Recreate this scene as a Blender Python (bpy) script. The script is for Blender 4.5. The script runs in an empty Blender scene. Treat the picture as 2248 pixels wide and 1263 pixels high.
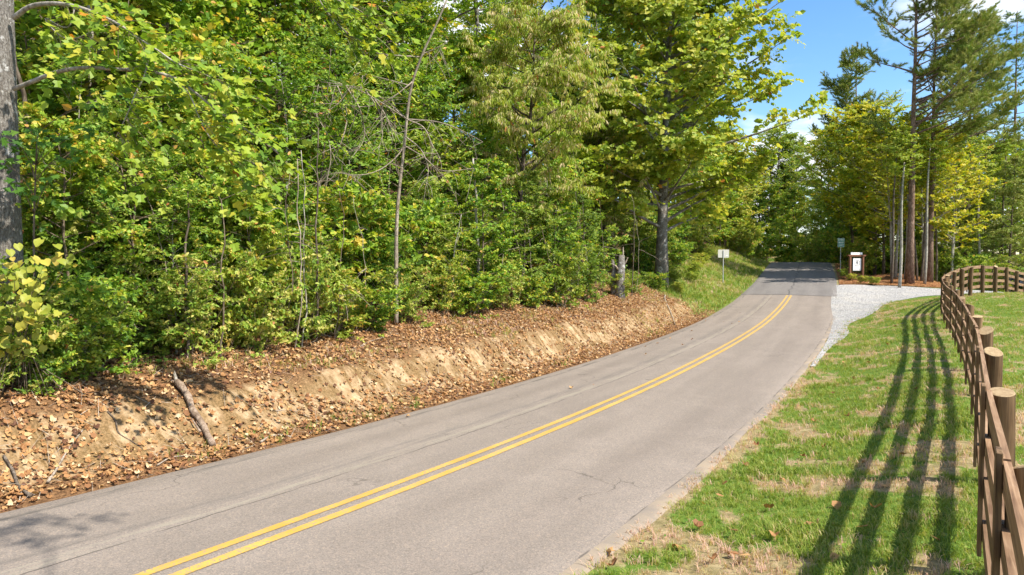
import bpy, math, random
import numpy as np
from mathutils import Vector, Matrix

# ------------------------------------------------------------------ camera, sky, sun, exposure
scene = bpy.context.scene
COL = scene.collection
CAM_H = 2.44
PITCH = math.radians(2.39)
FPX = 1547.0                      # focal length in pixels of the 2248 px wide photograph
cam_d = bpy.data.cameras.new("camera")
cam = bpy.data.objects.new("camera", cam_d)
COL.objects.link(cam)
cam_d.sensor_width = 36.0
cam_d.lens = FPX / 2248 * 36.0
cam_d.clip_end = 3000
cam_d.clip_start = 0.05
cam.location = (0, 0, CAM_H)
cam.rotation_euler = (math.radians(90) - PITCH, 0, 0)
scene.camera = cam

SUN_AZ, SUN_EL = math.radians(119), math.radians(51.5)
world = bpy.data.worlds.new("World")
scene.world = world
world.use_nodes = True
wt = world.node_tree
wt.nodes.clear()
def wn(t, **k):
    n = wt.nodes.new(t)
    for a, b in k.items():
        setattr(n, a, b)
    return n
w_out = wn('ShaderNodeOutputWorld')
w_bg = wn('ShaderNodeBackground')
w_bg.inputs['Strength'].default_value = 0.15
w_sky = wn('ShaderNodeTexSky', sky_type='NISHITA', sun_disc=False, sun_elevation=SUN_EL, sun_rotation=SUN_AZ)
w_sky.air_density = 1.0
w_sky.dust_density = 0.25
w_sky.ozone_density = 2.5
w_tc = wn('ShaderNodeTexCoord')
w_sep = wn('ShaderNodeSeparateXYZ')
wt.links.new(w_tc.outputs['Generated'], w_sep.inputs[0])
def wm(op, a, b):
    n = wn('ShaderNodeMath', operation=op)
    for i, v in enumerate((a, b)):
        if isinstance(v, (int, float)):
            n.inputs[i].default_value = v
        else:
            wt.links.new(v, n.inputs[i])
    return n.outputs[0]
zz = wm('MAXIMUM', w_sep.outputs[2], 0.0)
den = wm('ADD', zz, 0.22)
cx = wm('DIVIDE', w_sep.outputs[0], den)
cy = wm('DIVIDE', w_sep.outputs[1], den)
w_cmb = wn('ShaderNodeCombineXYZ')
wt.links.new(cx, w_cmb.inputs[0]); wt.links.new(cy, w_cmb.inputs[1])
w_cmb.inputs[2].default_value = 9.5
w_no = wn('ShaderNodeTexNoise')
w_no.inputs['Scale'].default_value = 1.25
w_no.inputs['Detail'].default_value = 7
w_no.inputs['Roughness'].default_value = 0.52
wt.links.new(w_cmb.outputs[0], w_no.inputs['Vector'])
w_mr = wn('ShaderNodeMapRange', interpolation_type='SMOOTHSTEP')
w_mr.inputs[1].default_value = 0.48
w_mr.inputs[2].default_value = 0.63
wt.links.new(w_no.outputs[0], w_mr.inputs[0])
w_mix = wn('ShaderNodeMix', data_type='RGBA')
wt.links.new(w_mr.outputs[0], w_mix.inputs[0])
w_gam = wn('ShaderNodeHueSaturation')
w_gam.inputs['Saturation'].default_value = 1.22
w_gam.inputs['Value'].default_value = .84
wt.links.new(w_sky.outputs[0], w_gam.inputs['Color'])
wt.links.new(w_gam.outputs[0], w_mix.inputs[6])
w_mix.inputs[7].default_value = (5.0, 5.1, 5.3, 1)
wt.links.new(w_mix.outputs[2], w_bg.inputs['Color'])
wt.links.new(w_bg.outputs[0], w_out.inputs['Surface'])

sun_d = bpy.data.lights.new("sun", 'SUN')
sun = bpy.data.objects.new("sun", sun_d)
COL.objects.link(sun)
sun_d.energy = 4.8
sun_d.angle = math.radians(0.53)
sun_d.color = (1.0, 0.93, 0.82)
to_sun = Vector((math.sin(SUN_AZ) * math.cos(SUN_EL), math.cos(SUN_AZ) * math.cos(SUN_EL), math.sin(SUN_EL)))
sun.rotation_euler = to_sun.to_track_quat('Z', 'Y').to_euler()

scene.view_settings.view_transform = 'Standard'
scene.view_settings.look = 'None'
scene.view_settings.gamma = 1.0
scene.view_settings.exposure = 0.92
scene.view_settings.use_curve_mapping = False
scene.render.engine = 'CYCLES'
scene.cycles.max_bounces = 4
scene.cycles.transmission_bounces = 3
scene.cycles.diffuse_bounces = 3

# ------------------------------------------------------------------ helpers: noise, paths, ground height
RNG = np.random.default_rng(7)
random.seed(7)
_tab = np.random.default_rng(11).random((256, 256)).astype(np.float64)

def vnoise(x, y, seed=0):
    x = np.asarray(x, float) + seed * 17.31
    y = np.asarray(y, float) + seed * 9.77
    ix = np.floor(x).astype(int); iy = np.floor(y).astype(int)
    fx = x - ix; fy = y - iy
    fx = fx * fx * (3 - 2 * fx); fy = fy * fy * (3 - 2 * fy)
    a = _tab[ix & 255, iy & 255]; b = _tab[(ix + 1) & 255, iy & 255]
    c = _tab[ix & 255, (iy + 1) & 255]; d = _tab[(ix + 1) & 255, (iy + 1) & 255]
    return (a * (1 - fx) + b * fx) * (1 - fy) + (c * (1 - fx) + d * fx) * fy

def fbm(x, y, seed=0, oct=4):
    v = 0; amp = 0.5; f = 1.0
    for o in range(oct):
        v = v + amp * (vnoise(x * f, y * f, seed + o * 3) - 0.5)
        amp *= 0.5; f *= 2.03
    return v

def sstep(a, b, x):
    u = np.clip((np.asarray(x, float) - a) / (b - a), 0, 1)
    return u * u * (3 - 2 * u)

# centreline of the road: s = metres along it, t = metres to the right of it
S0, S1, DS = -60.0, 190.0, 0.5
CS = np.arange(S0, S1, DS)
HEAD = np.radians(np.interp(CS, [-15, 2, 12, 22, 32, 42, 59], [33.7, 31.23, 28.69, 27.63, 26.49, 24.78, 23.06]) - 50 * sstep(68, 122, CS))
CXc = np.cumsum(np.sin(HEAD)) * DS
CYc = np.cumsum(np.cos(HEAD)) * DS
_i0 = int(round((-3 - S0) / DS))
CXc = CXc - CXc[_i0] - 4.40
CYc = CYc - CYc[_i0] + 2.93
CZ = np.interp(CS, [-60, -15, -3, 5, 13, 21, 29, 37, 47, 57, 67, 71, 74, 80, 100, 190], [.6, .17, 0, -.29, -.45, -.49, -.43, -.12, .425, 1.116, 1.80, 1.99, 2.03, 1.85, .6, -5])
CZ = np.convolve(np.pad(CZ, 6, mode='edge'), np.ones(13) / 13, 'valid')
TL, TR = 2.88, 2.71                     # lane widths left and right of the yellow lines

def st(x, y):
    x = np.atleast_1d(np.asarray(x, float)).ravel(); y = np.atleast_1d(np.asarray(y, float)).ravel()
    s = np.empty_like(x); t = np.empty_like(x)
    for i in range(0, len(x), 20000):
        xs = x[i:i + 20000, None]; ys = y[i:i + 20000, None]
        d2 = (xs - CXc[None]) ** 2 + (ys - CYc[None]) ** 2
        k = np.argmin(d2, axis=1)
        dx = x[i:i + 20000] - CXc[k]; dy = y[i:i + 20000] - CYc[k]
        sh = np.sin(HEAD[k]); ch = np.cos(HEAD[k])
        s[i:i + 20000] = CS[k] + dx * sh + dy * ch
        t[i:i + 20000] = dx * ch - dy * sh
    return s, t

def road_xy(s, t):
    s = np.asarray(s, float)
    x = np.interp(s, CS, CXc); y = np.interp(s, CS, CYc); h = np.interp(s, CS, HEAD)
    return x + t * np.cos(h), y - t * np.sin(h)

def road_z(s, t=0.0):
    return np.interp(s, CS, CZ) + 0.03 - 0.016 * np.abs(t)

# fence posts: (x, y, ground z)
POSTS = []
for px, d, py in [(2282, 3.38, 1024), (2216, 5.2, 864), (2186, 7.5, 774), (2167, 10.05, 721), (2147, 12.5, 692),
                  (2131, 15.1, 669), (2115, 17.9, 652), (2101, 20.8, 639), (2086, 23.6, 628), (2078, 26.0, 619),
                  (2076, 28.0, 611), (2081, 29.7, 604.5), (2095, 31.5, 597), (2112, 33.0, 591), (2131, 34.5, 585.5),
                  (2158, 36.0, 583.5), (2186, 37.5, 585.5), (2211, 39.0, 588), (2233, 40.5, 594), (2253, 42.0, 600)]:
    X = (px - 1124) / FPX * d
    ztop = CAM_H - (py - 567) * d / FPX
    POSTS.append([X, d, ztop - 1.44])
POSTS = [[1.25, 1.35, 0.0]] + [[0.1, -0.9, 0.0]][:0] + POSTS
POSTS = [[0.0, -0.75, 0.0]] + POSTS + [[33.5, 44.5, 0.05], [35.8, 46.2, -0.1]]

# thin plate spline over control heights for the right-hand side
_cp = [(p[0], p[1], p[2]) for p in POSTS] + [
    (2, 1, 0), (13.8, 29, -.3), (16.6, 33.2, -.2), (21, 38.9, 0.0), (25.4, 42.2, .2),
    (22.5, 45, .25), (26.4, 49, .45), (28.7, 47.3, .30), (29, 52, .5), (33, 52, .15), (10, 8, 0), (15, 15, .05), (20, 22, .2), (25, 30, .5),
    (30, 34, .55), (40, 36, .0), (30, 15, 0), (50, 10, -.3), (60, 40, -1.5), (45, 55, -1.0), (34, 60, -.3), (30, 62, .6), (50, 80, -2.5), (70, 100, -4),
    (120, 120, -6), (90, 50, -3.0), (120, 0, -3), (0, -20, 0), (40, -30, 0), (100, -80, -2), (-20, -60, 0), (60, 160, -5), (170, 200, -6), (38, 75, .5), (45, 110, -1)]
_cp = np.array(_cp)
def _tk(r2):
    return 0.5 * r2 * np.log(r2 + 1e-9)
_n = len(_cp)
_A = np.zeros((_n + 3, _n + 3))
_d2 = (_cp[:, None, 0] - _cp[None, :, 0]) ** 2 + (_cp[:, None, 1] - _cp[None, :, 1]) ** 2
_A[:_n, :_n] = _tk(_d2) + np.eye(_n) * 2.0
_A[:_n, _n] = 1; _A[:_n, _n + 1] = _cp[:, 0]; _A[:_n, _n + 2] = _cp[:, 1]
_A[_n:, :_n] = _A[:_n, _n:].T
_w = np.linalg.solve(_A, np.concatenate([_cp[:, 2], [0, 0, 0]]))
def tps(x, y):
    out = np.empty_like(x)
    for i in range(0, len(x), 20000):
        d2 = (x[i:i + 20000, None] - _cp[None, :, 0]) ** 2 + (y[i:i + 20000, None] - _cp[None, :, 1]) ** 2
        out[i:i + 20000] = _tk(d2) @ _w[:_n] + _w[_n] + _w[_n + 1] * x[i:i + 20000] + _w[_n + 2] * y[i:i + 20000]
    return np.clip(out, -7, 3)

def bank(u, s):
    """height of the left bank above the road edge, u metres out from the edge"""
    wob = 0.35 * fbm(s * 0.35, u * 0.0 + 3.0, 5, 3)
    uu = u + wob
    a = np.interp(uu, [-1, 0.0, .5, .8, 1.25, 1.7, 3.0, 6, 16, 60], [0, 0, .12, .28, .66, .82, 1.08, 2.0, 6.2, 26])
    b = np.interp(uu, [-1, 0.0, .6, 1.35, 3.2, 6, 16, 60], [0, 0, .10, .34, 1.15, 2.3, 6.5, 26])
    m = sstep(27, 35, s)
    a = a * (1 + .22 * sstep(3, 13, s))
    h = a * (1 - m) + b * m
    k = sstep(0.15, 0.7, u)
    rough = 0.16 * fbm(s * .9, u * 1.3, 8, 4) + 0.12 * fbm(s * 3.4, u * 4.0, 9, 4)
    gully = 0.05 * (vnoise(s * 1.9, u * .35, 21) - .5) * sstep(.5, .9, u) * (1 - sstep(1.4, 2.2, u)) * (1 - m)
    return h + k * rough + gully

def gz(x, y, st_=None):
    x = np.atleast_1d(np.asarray(x, float)).ravel(); y = np.atleast_1d(np.asarray(y, float)).ravel()
    s, t = st(x, y) if st_ is None else st_
    zr = np.interp(s, CS, CZ) - 0.035
    ul = -t - TL; ur = t - TR
    zl = zr + bank(np.maximum(ul, 0), s)
    k = sstep(0.1, 3.0, ur)
    zt = tps(x, y)
    far = sstep(69, 76, s) * np.clip((ur - .3) * .5, 0, 4.5)
    mound = 0.95 * np.exp(-(((s - 61) / 5.0) ** 2) - ((ur - 5.0) / 2.8) ** 2)
    zrgt = np.where(s > 58, np.maximum(zt * k + zr * (1 - k), zt * k + zr * (1 - k)), zt * k + zr * (1 - k)) + far + mound
    zrgt = zrgt + 0.035 * fbm(x * .9, y * .9, 14, 3) * sstep(.2, 1.0, ur)
    return np.where(ul > 0, zl, np.where(ur > 0, zrgt, zr))

def gz1(x, y):
    return float(gz(x, y)[0])

CF = np.array([0, math.cos(PITCH), -math.sin(PITCH)]); CU = np.array([0, math.sin(PITCH), math.cos(PITCH)])
def pix_dir(px, py):
    return CF + np.array([1, 0, 0]) * (px - 1124) / FPX + CU * (631.5 - py) / FPX
def at_depth(px, py, Y):
    """world point where the line of sight through a photo pixel reaches depth Y"""
    d = pix_dir(px, py)
    return np.array([0, 0, CAM_H]) + d * (Y / d[1])
def on_ground(px, py):
    d = pix_dir(px, py)
    k = np.linspace(2.5, 90, 3500)
    P = np.array([0, 0, CAM_H])[None] + d[None] * k[:, None]
    hit = np.nonzero(P[:, 2] < gz(P[:, 0], P[:, 1]))[0]
    i = hit[0] if len(hit) else len(k) - 1
    p = P[i]
    return np.array([p[0], p[1], gz1(p[0], p[1])])
def left_at(px, u):
    """point on the left bank, u metres from the road edge, on the bearing of a photo column"""
    Y = np.linspace(4, 110, 1500)
    X = (px - 1124) / FPX * Y
    s, t = st(X, Y)
    hit = np.nonzero((-t - TL) >= u)[0]
    i = hit[0] if len(hit) else len(Y) - 1
    return X[i], Y[i]

# ------------------------------------------------------------------ helpers: meshes and objects
def np_mesh(name, V, faces, mat=None, tint=None, uv=None, smooth=False):
    """V (n,3); faces: list of int arrays (m,k)"""
    V = np.asarray(V, np.float32)
    if isinstance(faces, np.ndarray):
        faces = [faces]
    faces = [np.asarray(f, np.int32) for f in faces if len(f)]
    me = bpy.data.meshes.new(name)
    me.vertices.add(len(V))
    me.vertices.foreach_set('co', V.ravel())
    loops = np.concatenate([f.ravel() for f in faces])
    tot = np.concatenate([np.full(len(f), f.shape[1], np.int32) for f in faces])
    start = np.concatenate([[0], np.cumsum(tot)[:-1]]).astype(np.int32)
    me.loops.add(len(loops)); me.loops.foreach_set('vertex_index', loops)
    me.polygons.add(len(tot)); me.polygons.foreach_set('loop_start', start); me.polygons.foreach_set('loop_total', tot)
    me.polygons.foreach_set('use_smooth', np.full(len(tot), smooth, bool))
    if tint is not None:
        a = me.attributes.new('tint', 'FLOAT', 'POINT')
        a.data.foreach_set('value', np.asarray(tint, np.float32))
    if uv is not None:
        l = me.uv_layers.new(name='UVMap')
        l.data.foreach_set('uv', np.asarray(uv, np.float32)[loops].ravel())
    me.update(calc_edges=True)
    if mat:
        me.materials.append(mat)
    return me

def obj(name, me, parent=None, loc=None):
    o = bpy.data.objects.new(name, me)
    COL.objects.link(o)
    if loc is not None:
        o.location = loc
    if parent is not None:
        o.parent = parent
    return o

def tag(o, label=None, cat=None, group=None, kind=None):
    if label: o['label'] = label
    if cat: o['category'] = cat
    if group: o['group'] = group
    if kind: o['kind'] = kind
    return o

def thing(name, label, cat, loc=(0, 0, 0), rz=0.0, group=None, scale=1.0):
    o = bpy.data.objects.new(name, None)
    COL.objects.link(o)
    o.empty_display_size = 0.2
    o.location = loc
    o.rotation_euler = (0, 0, rz)
    o.scale = (scale,) * 3 if isinstance(scale, (int, float)) else scale
    return tag(o, label, cat, group)

def copy_thing(root, label, loc, rz=0.0, scale=1.0, group=None):
    r = root.copy(); COL.objects.link(r)
    r.location = loc; r.rotation_euler = (0, 0, rz)
    r.scale = (scale,) * 3 if isinstance(scale, (int, float)) else scale
    r['label'] = label
    if group: r['group'] = group
    for c in list(root.children):
        k = c.copy(); COL.objects.link(k); k.parent = r
        for g in list(c.children):
            q = g.copy(); COL.objects.link(q); q.parent = k
    return r

class MB:
    """collects quads and triangles for one mesh"""
    def __init__(self):
        self.V = []; self.Q = []; self.T = []; self.n = 0; self.tn = []; self.N = {}
    def raw(self, V, Q=None, T=None, tint=0.5):
        V = np.asarray(V, float)
        if Q is not None and len(Q): self.Q.append(np.asarray(Q, int) + self.n)
        if T is not None and len(T): self.T.append(np.asarray(T, int) + self.n)
        self.V.append(V); self.n += len(V)
        self.tn.append(np.full(len(V), tint) if np.isscalar(tint) else np.asarray(tint))
    def tube(self, P, R, sides=6, tint=0.5, cap=True):
        P = np.asarray(P, float); n = len(P)
        R = np.full(n, R) if np.isscalar(R) else np.asarray(R, float)
        T = np.gradient(P, axis=0)
        T /= np.linalg.norm(T, axis=1)[:, None] + 1e-9
        ref = np.array([0, 0, 1.0]) if abs(T[:, 2]).mean() < .8 else np.array([1.0, 0, 0])
        A = np.cross(T, ref); A /= np.linalg.norm(A, axis=1)[:, None] + 1e-9
        B = np.cross(T, A)
        a = np.arange(sides) * 2 * np.pi / sides
        V = P[:, None] + R[:, None, None] * (A[:, None] * np.cos(a)[None, :, None] + B[:, None] * np.sin(a)[None, :, None])
        V = V.reshape(-1, 3)
        i = np.arange(n - 1)[:, None] * sides; j = np.arange(sides)[None]
        j2 = (j + 1) % sides
        Q = np.stack([i + j, i + j2, i + sides + j2, i + sides + j], -1).reshape(-1, 4)
        Tt = None
        if cap:
            V = np.concatenate([V, P[-1:], P[:1]])
            e = (n - 1) * sides
            T1 = np.stack([e + np.arange(sides), e + (np.arange(sides) + 1) % sides, np.full(sides, n * sides)], -1)
            T2 = np.stack([(np.arange(sides) + 1) % sides, np.arange(sides), np.full(sides, n * sides + 1)], -1)
            Tt = np.concatenate([T1, T2])
        self.raw(V, Q, Tt, tint)
    def box(self, c, size, M=None, bev=0.0, tint=0.5):
        sx, sy, sz = [q / 2 for q in size]
        if bev <= 0:
            V = np.array([[x, y, z] for z in (-sz, sz) for y in (-sy, sy) for x in (-sx, sx)])
            Q = [[0, 2, 3, 1], [4, 5, 7, 6], [0, 1, 5, 4], [2, 6, 7, 3], [0, 4, 6, 2], [1, 3, 7, 5]]
            T = None
        else:
            b = min(bev, sx * .9, sy * .9, sz * .9)
            V = []; 
            for z in (-1, 1):
                for y in (-1, 1):
                    for x in (-1, 1):
                        V += [[x * (sx - b), y * (sy - b), z * sz], [x * (sx - b), y * sy, z * (sz - b)], [x * sx, y * (sy - b), z * (sz - b)]]
            V = np.array(V)
            def ix(x, y, z, k): return ((z * 2 + y) * 2 + x) * 3 + k
            Q = []
            for k, (ax) in enumerate(('z', 'y', 'x')):
                for sgn in (0, 1):
                    if ax == 'z': f = [ix(0, 0, sgn, 0), ix(1, 0, sgn, 0), ix(1, 1, sgn, 0), ix(0, 1, sgn, 0)]
                    elif ax == 'y': f = [ix(0, sgn, 0, 1), ix(1, sgn, 0, 1), ix(1, sgn, 1, 1), ix(0, sgn, 1, 1)]
                    else: f = [ix(sgn, 0, 0, 2), ix(sgn, 1, 0, 2), ix(sgn, 1, 1, 2), ix(sgn, 0, 1, 2)]
                    Q.append(f)
            for y in (0, 1):
                for z in (0, 1): Q.append([ix(0, y, z, 0), ix(1, y, z, 0), ix(1, y, z, 1), ix(0, y, z, 1)])
            for x in (0, 1):
                for z in (0, 1): Q.append([ix(x, 0, z, 0), ix(x, 1, z, 0), ix(x, 1, z, 2), ix(x, 0, z, 2)])
            for x in (0, 1):
                for y in (0, 1): Q.append([ix(x, y, 0, 1), ix(x, y, 1, 1), ix(x, y, 1, 2), ix(x, y, 0, 2)])
            T = [[ix(x, y, z, 0), ix(x, y, z, 1), ix(x, y, z, 2)] for x in (0, 1) for y in (0, 1) for z in (0, 1)]
            # orient outward
            def orient(f):
                p = V[f]; nrm = np.cross(p[1] - p[0], p[2] - p[0])
                return f if np.dot(nrm, p.mean(0)) > 0 else f[::-1]
            Q = [orient(f) for f in Q]; T = [orient(f) for f in T]
        if M is not None:
            V = V @ np.asarray(M)[:3, :3].T
        self.raw(V + np.asarray(c, float), Q, T, tint)
    def mesh(self, name, mat, smooth=False):
        F = []
        if self.Q: F.append(np.concatenate(self.Q))
        if self.T: F.append(np.concatenate(self.T))
        return np_mesh(name, np.concatenate(self.V), F, mat, np.concatenate(self.tn), None, smooth)

def norm(a):
    return a / (np.linalg.norm(a, axis=-1, keepdims=True) + 1e-9)

# ------------------------------------------------------------------ materials
def mat_new(name):
    m = bpy.data.materials.new(name)
    m.use_nodes = True
    m.node_tree.nodes.clear()
    return m, m.node_tree
class NT:
    def __init__(self, name):
        self.m, self.t = mat_new(name)
    def n(self, typ, ins=None, **props):
        nd = self.t.nodes.new(typ)
        for a, b in props.items(): setattr(nd, a, b)
        for k, v in (ins or {}).items():
            if isinstance(v, bpy.types.NodeSocket): self.t.links.new(v, nd.inputs[k])
            else: nd.inputs[k].default_value = v
        return nd
    def noise(self, vec, scale, detail=4, rough=.55, dist=0.0):
        return self.n('ShaderNodeTexNoise', {'Vector': vec, 'Scale': scale, 'Detail': detail, 'Roughness': rough, 'Distortion': dist}).outputs[0]
    def ramp(self, fac, stops, interp='LINEAR'):
        r = self.n('ShaderNodeValToRGB', {0: fac})
        r.color_ramp.interpolation = interp
        e = r.color_ramp.elements
        while len(e) > 1: e.remove(e[-1])
        e[0].position = stops[0][0]; e[0].color = (*stops[0][1], 1)
        for p, c in stops[1:]:
            q = e.new(p); q.color = (*c, 1)
        return r.outputs[0]
    def mr(self, v, a, b, c=0.0, d=1.0):
        return self.n('ShaderNodeMapRange', {0: v, 1: a, 2: b, 3: c, 4: d}, interpolation_type='SMOOTHSTEP').outputs[0]
    def math(self, op, a, b=0.0, c=0.0):
        return self.n('ShaderNodeMath', {0: a, 1: b, 2: c}, operation=op).outputs[0]
    def mix(self, f, a, b, blend='MIX'):
        return self.n('ShaderNodeMix', {0: f, 6: a if isinstance(a, bpy.types.NodeSocket) else (*a, 1), 7: b if isinstance(b, bpy.types.NodeSocket) else (*b, 1)}, data_type='RGBA', blend_type=blend).outputs[2]
    def attr(self, name):
        return self.n('ShaderNodeAttribute', attribute_name=name).outputs['Fac']
    def pos(self):
        return self.n('ShaderNodeNewGeometry').outputs['Position']
    def objc(self):
        return self.n('ShaderNodeTexCoord').outputs['Object']
    def uv(self):
        return self.n('ShaderNodeTexCoord').outputs['UV']
    def bump(self, h, strength=.5, dist=.02):
        return self.n('ShaderNodeBump', {'Height': h, 'Strength': strength, 'Distance': dist}).outputs[0]
    def out(self, color, rough=.8, spec=.3, normal=None, metal=0.0):
        p = self.n('ShaderNodeBsdfPrincipled', {'Base Color': color if isinstance(color, bpy.types.NodeSocket) else (*color, 1), 'Roughness': rough, 'Specular IOR Level': spec, 'Metallic': metal})
        if normal is not None: self.t.links.new(normal, p.inputs['Normal'])
        o = self.n('ShaderNodeOutputMaterial', {'Surface': p.outputs[0]})
        return self.m

def leaf_mat(name, stops, transl=.42, objrand=.18, rough=.5, spec=.3, tcol=(1.25, 1.2, .55)):
    q = NT(name)
    oi = q.n('ShaderNodeObjectInfo').outputs['Random']
    f = q.math('ADD', q.attr('tint'), q.math('MULTIPLY', q.math('SUBTRACT', oi, .5), objrand))
    autumn = q.math('GREATER_THAN', q.attr('tint'), .985)
    c = q.ramp(q.math('MINIMUM', q.math('MAXIMUM', f, q.math('MULTIPLY', autumn, 2.0)), q.math('ADD', .955, autumn)), stops)
    p = q.n('ShaderNodeBsdfPrincipled', {'Base Color': c, 'Roughness': rough, 'Specular IOR Level': spec})
    tc = q.mix(1.0, c, tcol, 'MULTIPLY')
    tr = q.n('ShaderNodeBsdfTranslucent', {'Color': tc})
    mx = q.n('ShaderNodeMixShader', {0: transl, 1: p.outputs[0], 2: tr.outputs[0]})
    q.n('ShaderNodeOutputMaterial', {'Surface': mx.outputs[0]})
    return q.m

M = {}
M['leaf_green'] = leaf_mat('leaf_green', [(0, (0.082, 0.171, 0.027)), (.35, (0.163, 0.305, 0.032)), (.7, (0.311, 0.440, 0.045)), (.93, (0.566, 0.553, 0.076)), (1, (0.657, 0.368, 0.103))], objrand=.35)
M['leaf_lime'] = leaf_mat('leaf_lime', [(0, (0.119, 0.208, 0.025)), (.4, (0.251, 0.346, 0.038)), (.75, (0.409, 0.461, 0.065)), (.93, (0.635, 0.542, 0.127)), (1, (0.529, 0.231, 0.074))], objrand=.3)
M['leaf_shrub'] = leaf_mat('leaf_shrub', [(0, (0.079, 0.175, 0.027)), (.35, (0.191, 0.319, 0.036)), (.7, (0.356, 0.451, 0.067)), (.93, (0.565, 0.538, 0.158)), (.985, (0.526, 0.451, 0.135)), (1, (0.474, 0.187, 0.067))], objrand=.4)
M['leaf_yellow'] = leaf_mat('leaf_yellow', [(0, (.12, .20, .012)), (.35, (.25, .35, .02)), (.7, (.41, .44, .035)), (.95, (.56, .50, .05)), (1, (.5, .26, .03))])
M['leaf_sour'] = leaf_mat('leaf_sour', [(0, (0.107, 0.190, 0.019)), (.35, (0.226, 0.322, 0.028)), (.68, (0.381, 0.445, 0.074)), (.88, (0.535, 0.512, 0.210)), (.97, (0.618, 0.501, 0.324)), (1, (0.475, 0.200, 0.065))])
M['leaf_dark'] = leaf_mat('leaf_dark', [(0, (0.066, 0.128, 0.025)), (.4, (0.141, 0.241, 0.035)), (.75, (0.260, 0.353, 0.052)), (1, (0.434, 0.432, 0.077))])
M['leaf_redbud'] = leaf_mat('leaf_redbud', [(0, (0.204, 0.276, 0.032)), (.5, (0.389, 0.405, 0.056)), (.85, (0.518, 0.460, 0.080)), (1, (0.462, 0.313, 0.080))], objrand=.9)
M['leaf_poplar'] = leaf_mat('leaf_poplar', [(0, (0.088, 0.190, 0.019)), (.35, (0.176, 0.300, 0.024)), (.75, (0.308, 0.400, 0.032)), (.93, (0.440, 0.420, 0.048)), (.97, (0.550, 0.240, 0.032)), (1, (0.495, 0.200, 0.048))], objrand=.95)
M['leaf_poplar_mass'] = leaf_mat('leaf_poplar_mass', [(0, (0.088, 0.190, 0.019)), (.35, (0.187, 0.310, 0.024)), (.75, (0.319, 0.410, 0.032)), (.96, (0.462, 0.440, 0.048)), (1, (0.550, 0.240, 0.032))], objrand=0)
M['leaf_sassafras'] = leaf_mat('leaf_sassafras', [(0, (.04, .12, .015)), (.5, (.085, .2, .025)), (1, (.16, .28, .04))], objrand=.8)
M['needle'] = leaf_mat('needle', [(0, (0.068, 0.126, 0.021)), (.4, (0.149, 0.239, 0.033)), (.8, (0.257, 0.328, 0.054)), (1, (0.365, 0.353, 0.108))], transl=.15, rough=.6)
M['grass'] = leaf_mat('grass', [(0, (0.083, 0.162, 0.020)), (.35, (0.177, 0.281, 0.034)), (.65, (0.314, 0.367, 0.068)), (.86, (0.518, 0.410, 0.194)), (1, (0.656, 0.432, 0.389))], transl=.4, objrand=0)
M['litter'] = leaf_mat('litter', [(0, (0.120, 0.055, 0.029)), (.3, (0.276, 0.130, 0.052)), (.6, (0.432, 0.235, 0.092)), (.85, (0.552, 0.360, 0.172)), (.95, (0.589, 0.460, 0.299)), (1, (0.506, 0.420, 0.069))], transl=.15, objrand=.5, rough=.7)
M['dead_leaf'] = M['litter']

def bark_mat(name, c0, c1, c2, scale=(14, 14, 3.2), bump=.7, patch=None):
    q = NT(name)
    mp = q.n('ShaderNodeMapping', {'Vector': q.objc(), 'Scale': scale}).outputs[0]
    a = q.noise(mp, 1.6, 6, .65, .4)
    b = q.noise(q.objc(), 3.0, 5, .6)
    c = q.ramp(a, [(.3, c0), (.5, c1), (.68, c2)])
    c = q.mix(q.mr(b, .35, .7), c, q.mix(1.0, c, (.62, .60, .56), 'MULTIPLY'))
    if patch:
        pz = q.noise(q.objc(), 4.2, 8, .72)
        c = q.mix(q.mr(pz, .54, .62), c, patch)
    return q.out(c, .9, .15, q.bump(a, bump, .03))
M['bark_grey'] = bark_mat('bark_grey', (.07, .06, .05), (.20, .18, .16), (.36, .34, .31), (30, 30, 11), 1.2, patch=(.46, .45, .43))
M['bark_brown'] = bark_mat('bark_brown', (.04, .03, .024), (.125, .098, .075), (.24, .20, .16))
M['bark_pine'] = bark_mat('bark_pine', (.05, .03, .022), (.20, .125, .09), (.38, .28, .22), (11, 11, 3.4), 1.0)
M['bark_pale'] = bark_mat('bark_pale', (.16, .14, .11), (.36, .33, .28), (.52, .49, .44), (10, 10, 5), .3)
M['dead_wood'] = bark_mat('dead_wood', (.16, .12, .09), (.34, .28, .22), (.52, .46, .39), (20, 20, 5), .3)
M['dead_bark'] = bark_mat('dead_bark', (.12, .08, .055), (.28, .205, .15), (.45, .36, .28), (14, 14, 4), .5)
M['twig'] = bark_mat('twig', (.07, .05, .035), (.17, .13, .095), (.30, .25, .19), (16, 16, 5), .2)

def wood_mat(name, c0, c1, c2, along='Y'):
    q = NT(name)
    sc = {'X': (1.6, 34, 34), 'Y': (34, 1.6, 34), 'Z': (34, 34, 1.6)}[along]
    oi = q.n('ShaderNodeObjectInfo').outputs['Random']
    off = q.n('ShaderNodeCombineXYZ', {0: q.math('MULTIPLY', oi, 37.0), 1: q.math('MULTIPLY', oi, 11.0), 2: q.math('MULTIPLY', oi, 5.0)}).outputs[0]
    vec = q.n('ShaderNodeVectorMath', {0: q.objc(), 1: off}, operation='ADD').outputs[0]
    mp = q.n('ShaderNodeMapping', {'Vector': vec, 'Scale': sc}).outputs[0]
    a = q.noise(mp, 1.0, 6, .62, .6)
    b = q.noise(vec, 2.2, 3)
    c = q.ramp(a, [(.28, c0), (.5, c1), (.72, c2)])
    v = q.math('ADD', q.math('MULTIPLY', oi, .45), .78)
    c = q.mix(q.mr(b, .5, .75), c, q.mix(1.0, c, (.7, .63, .56), 'MULTIPLY'))
    c = q.n('ShaderNodeHueSaturation', {'Color': c, 'Value': v}).outputs[0]
    return q.out(c, .75, .25, q.bump(a, .35, .006))
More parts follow.
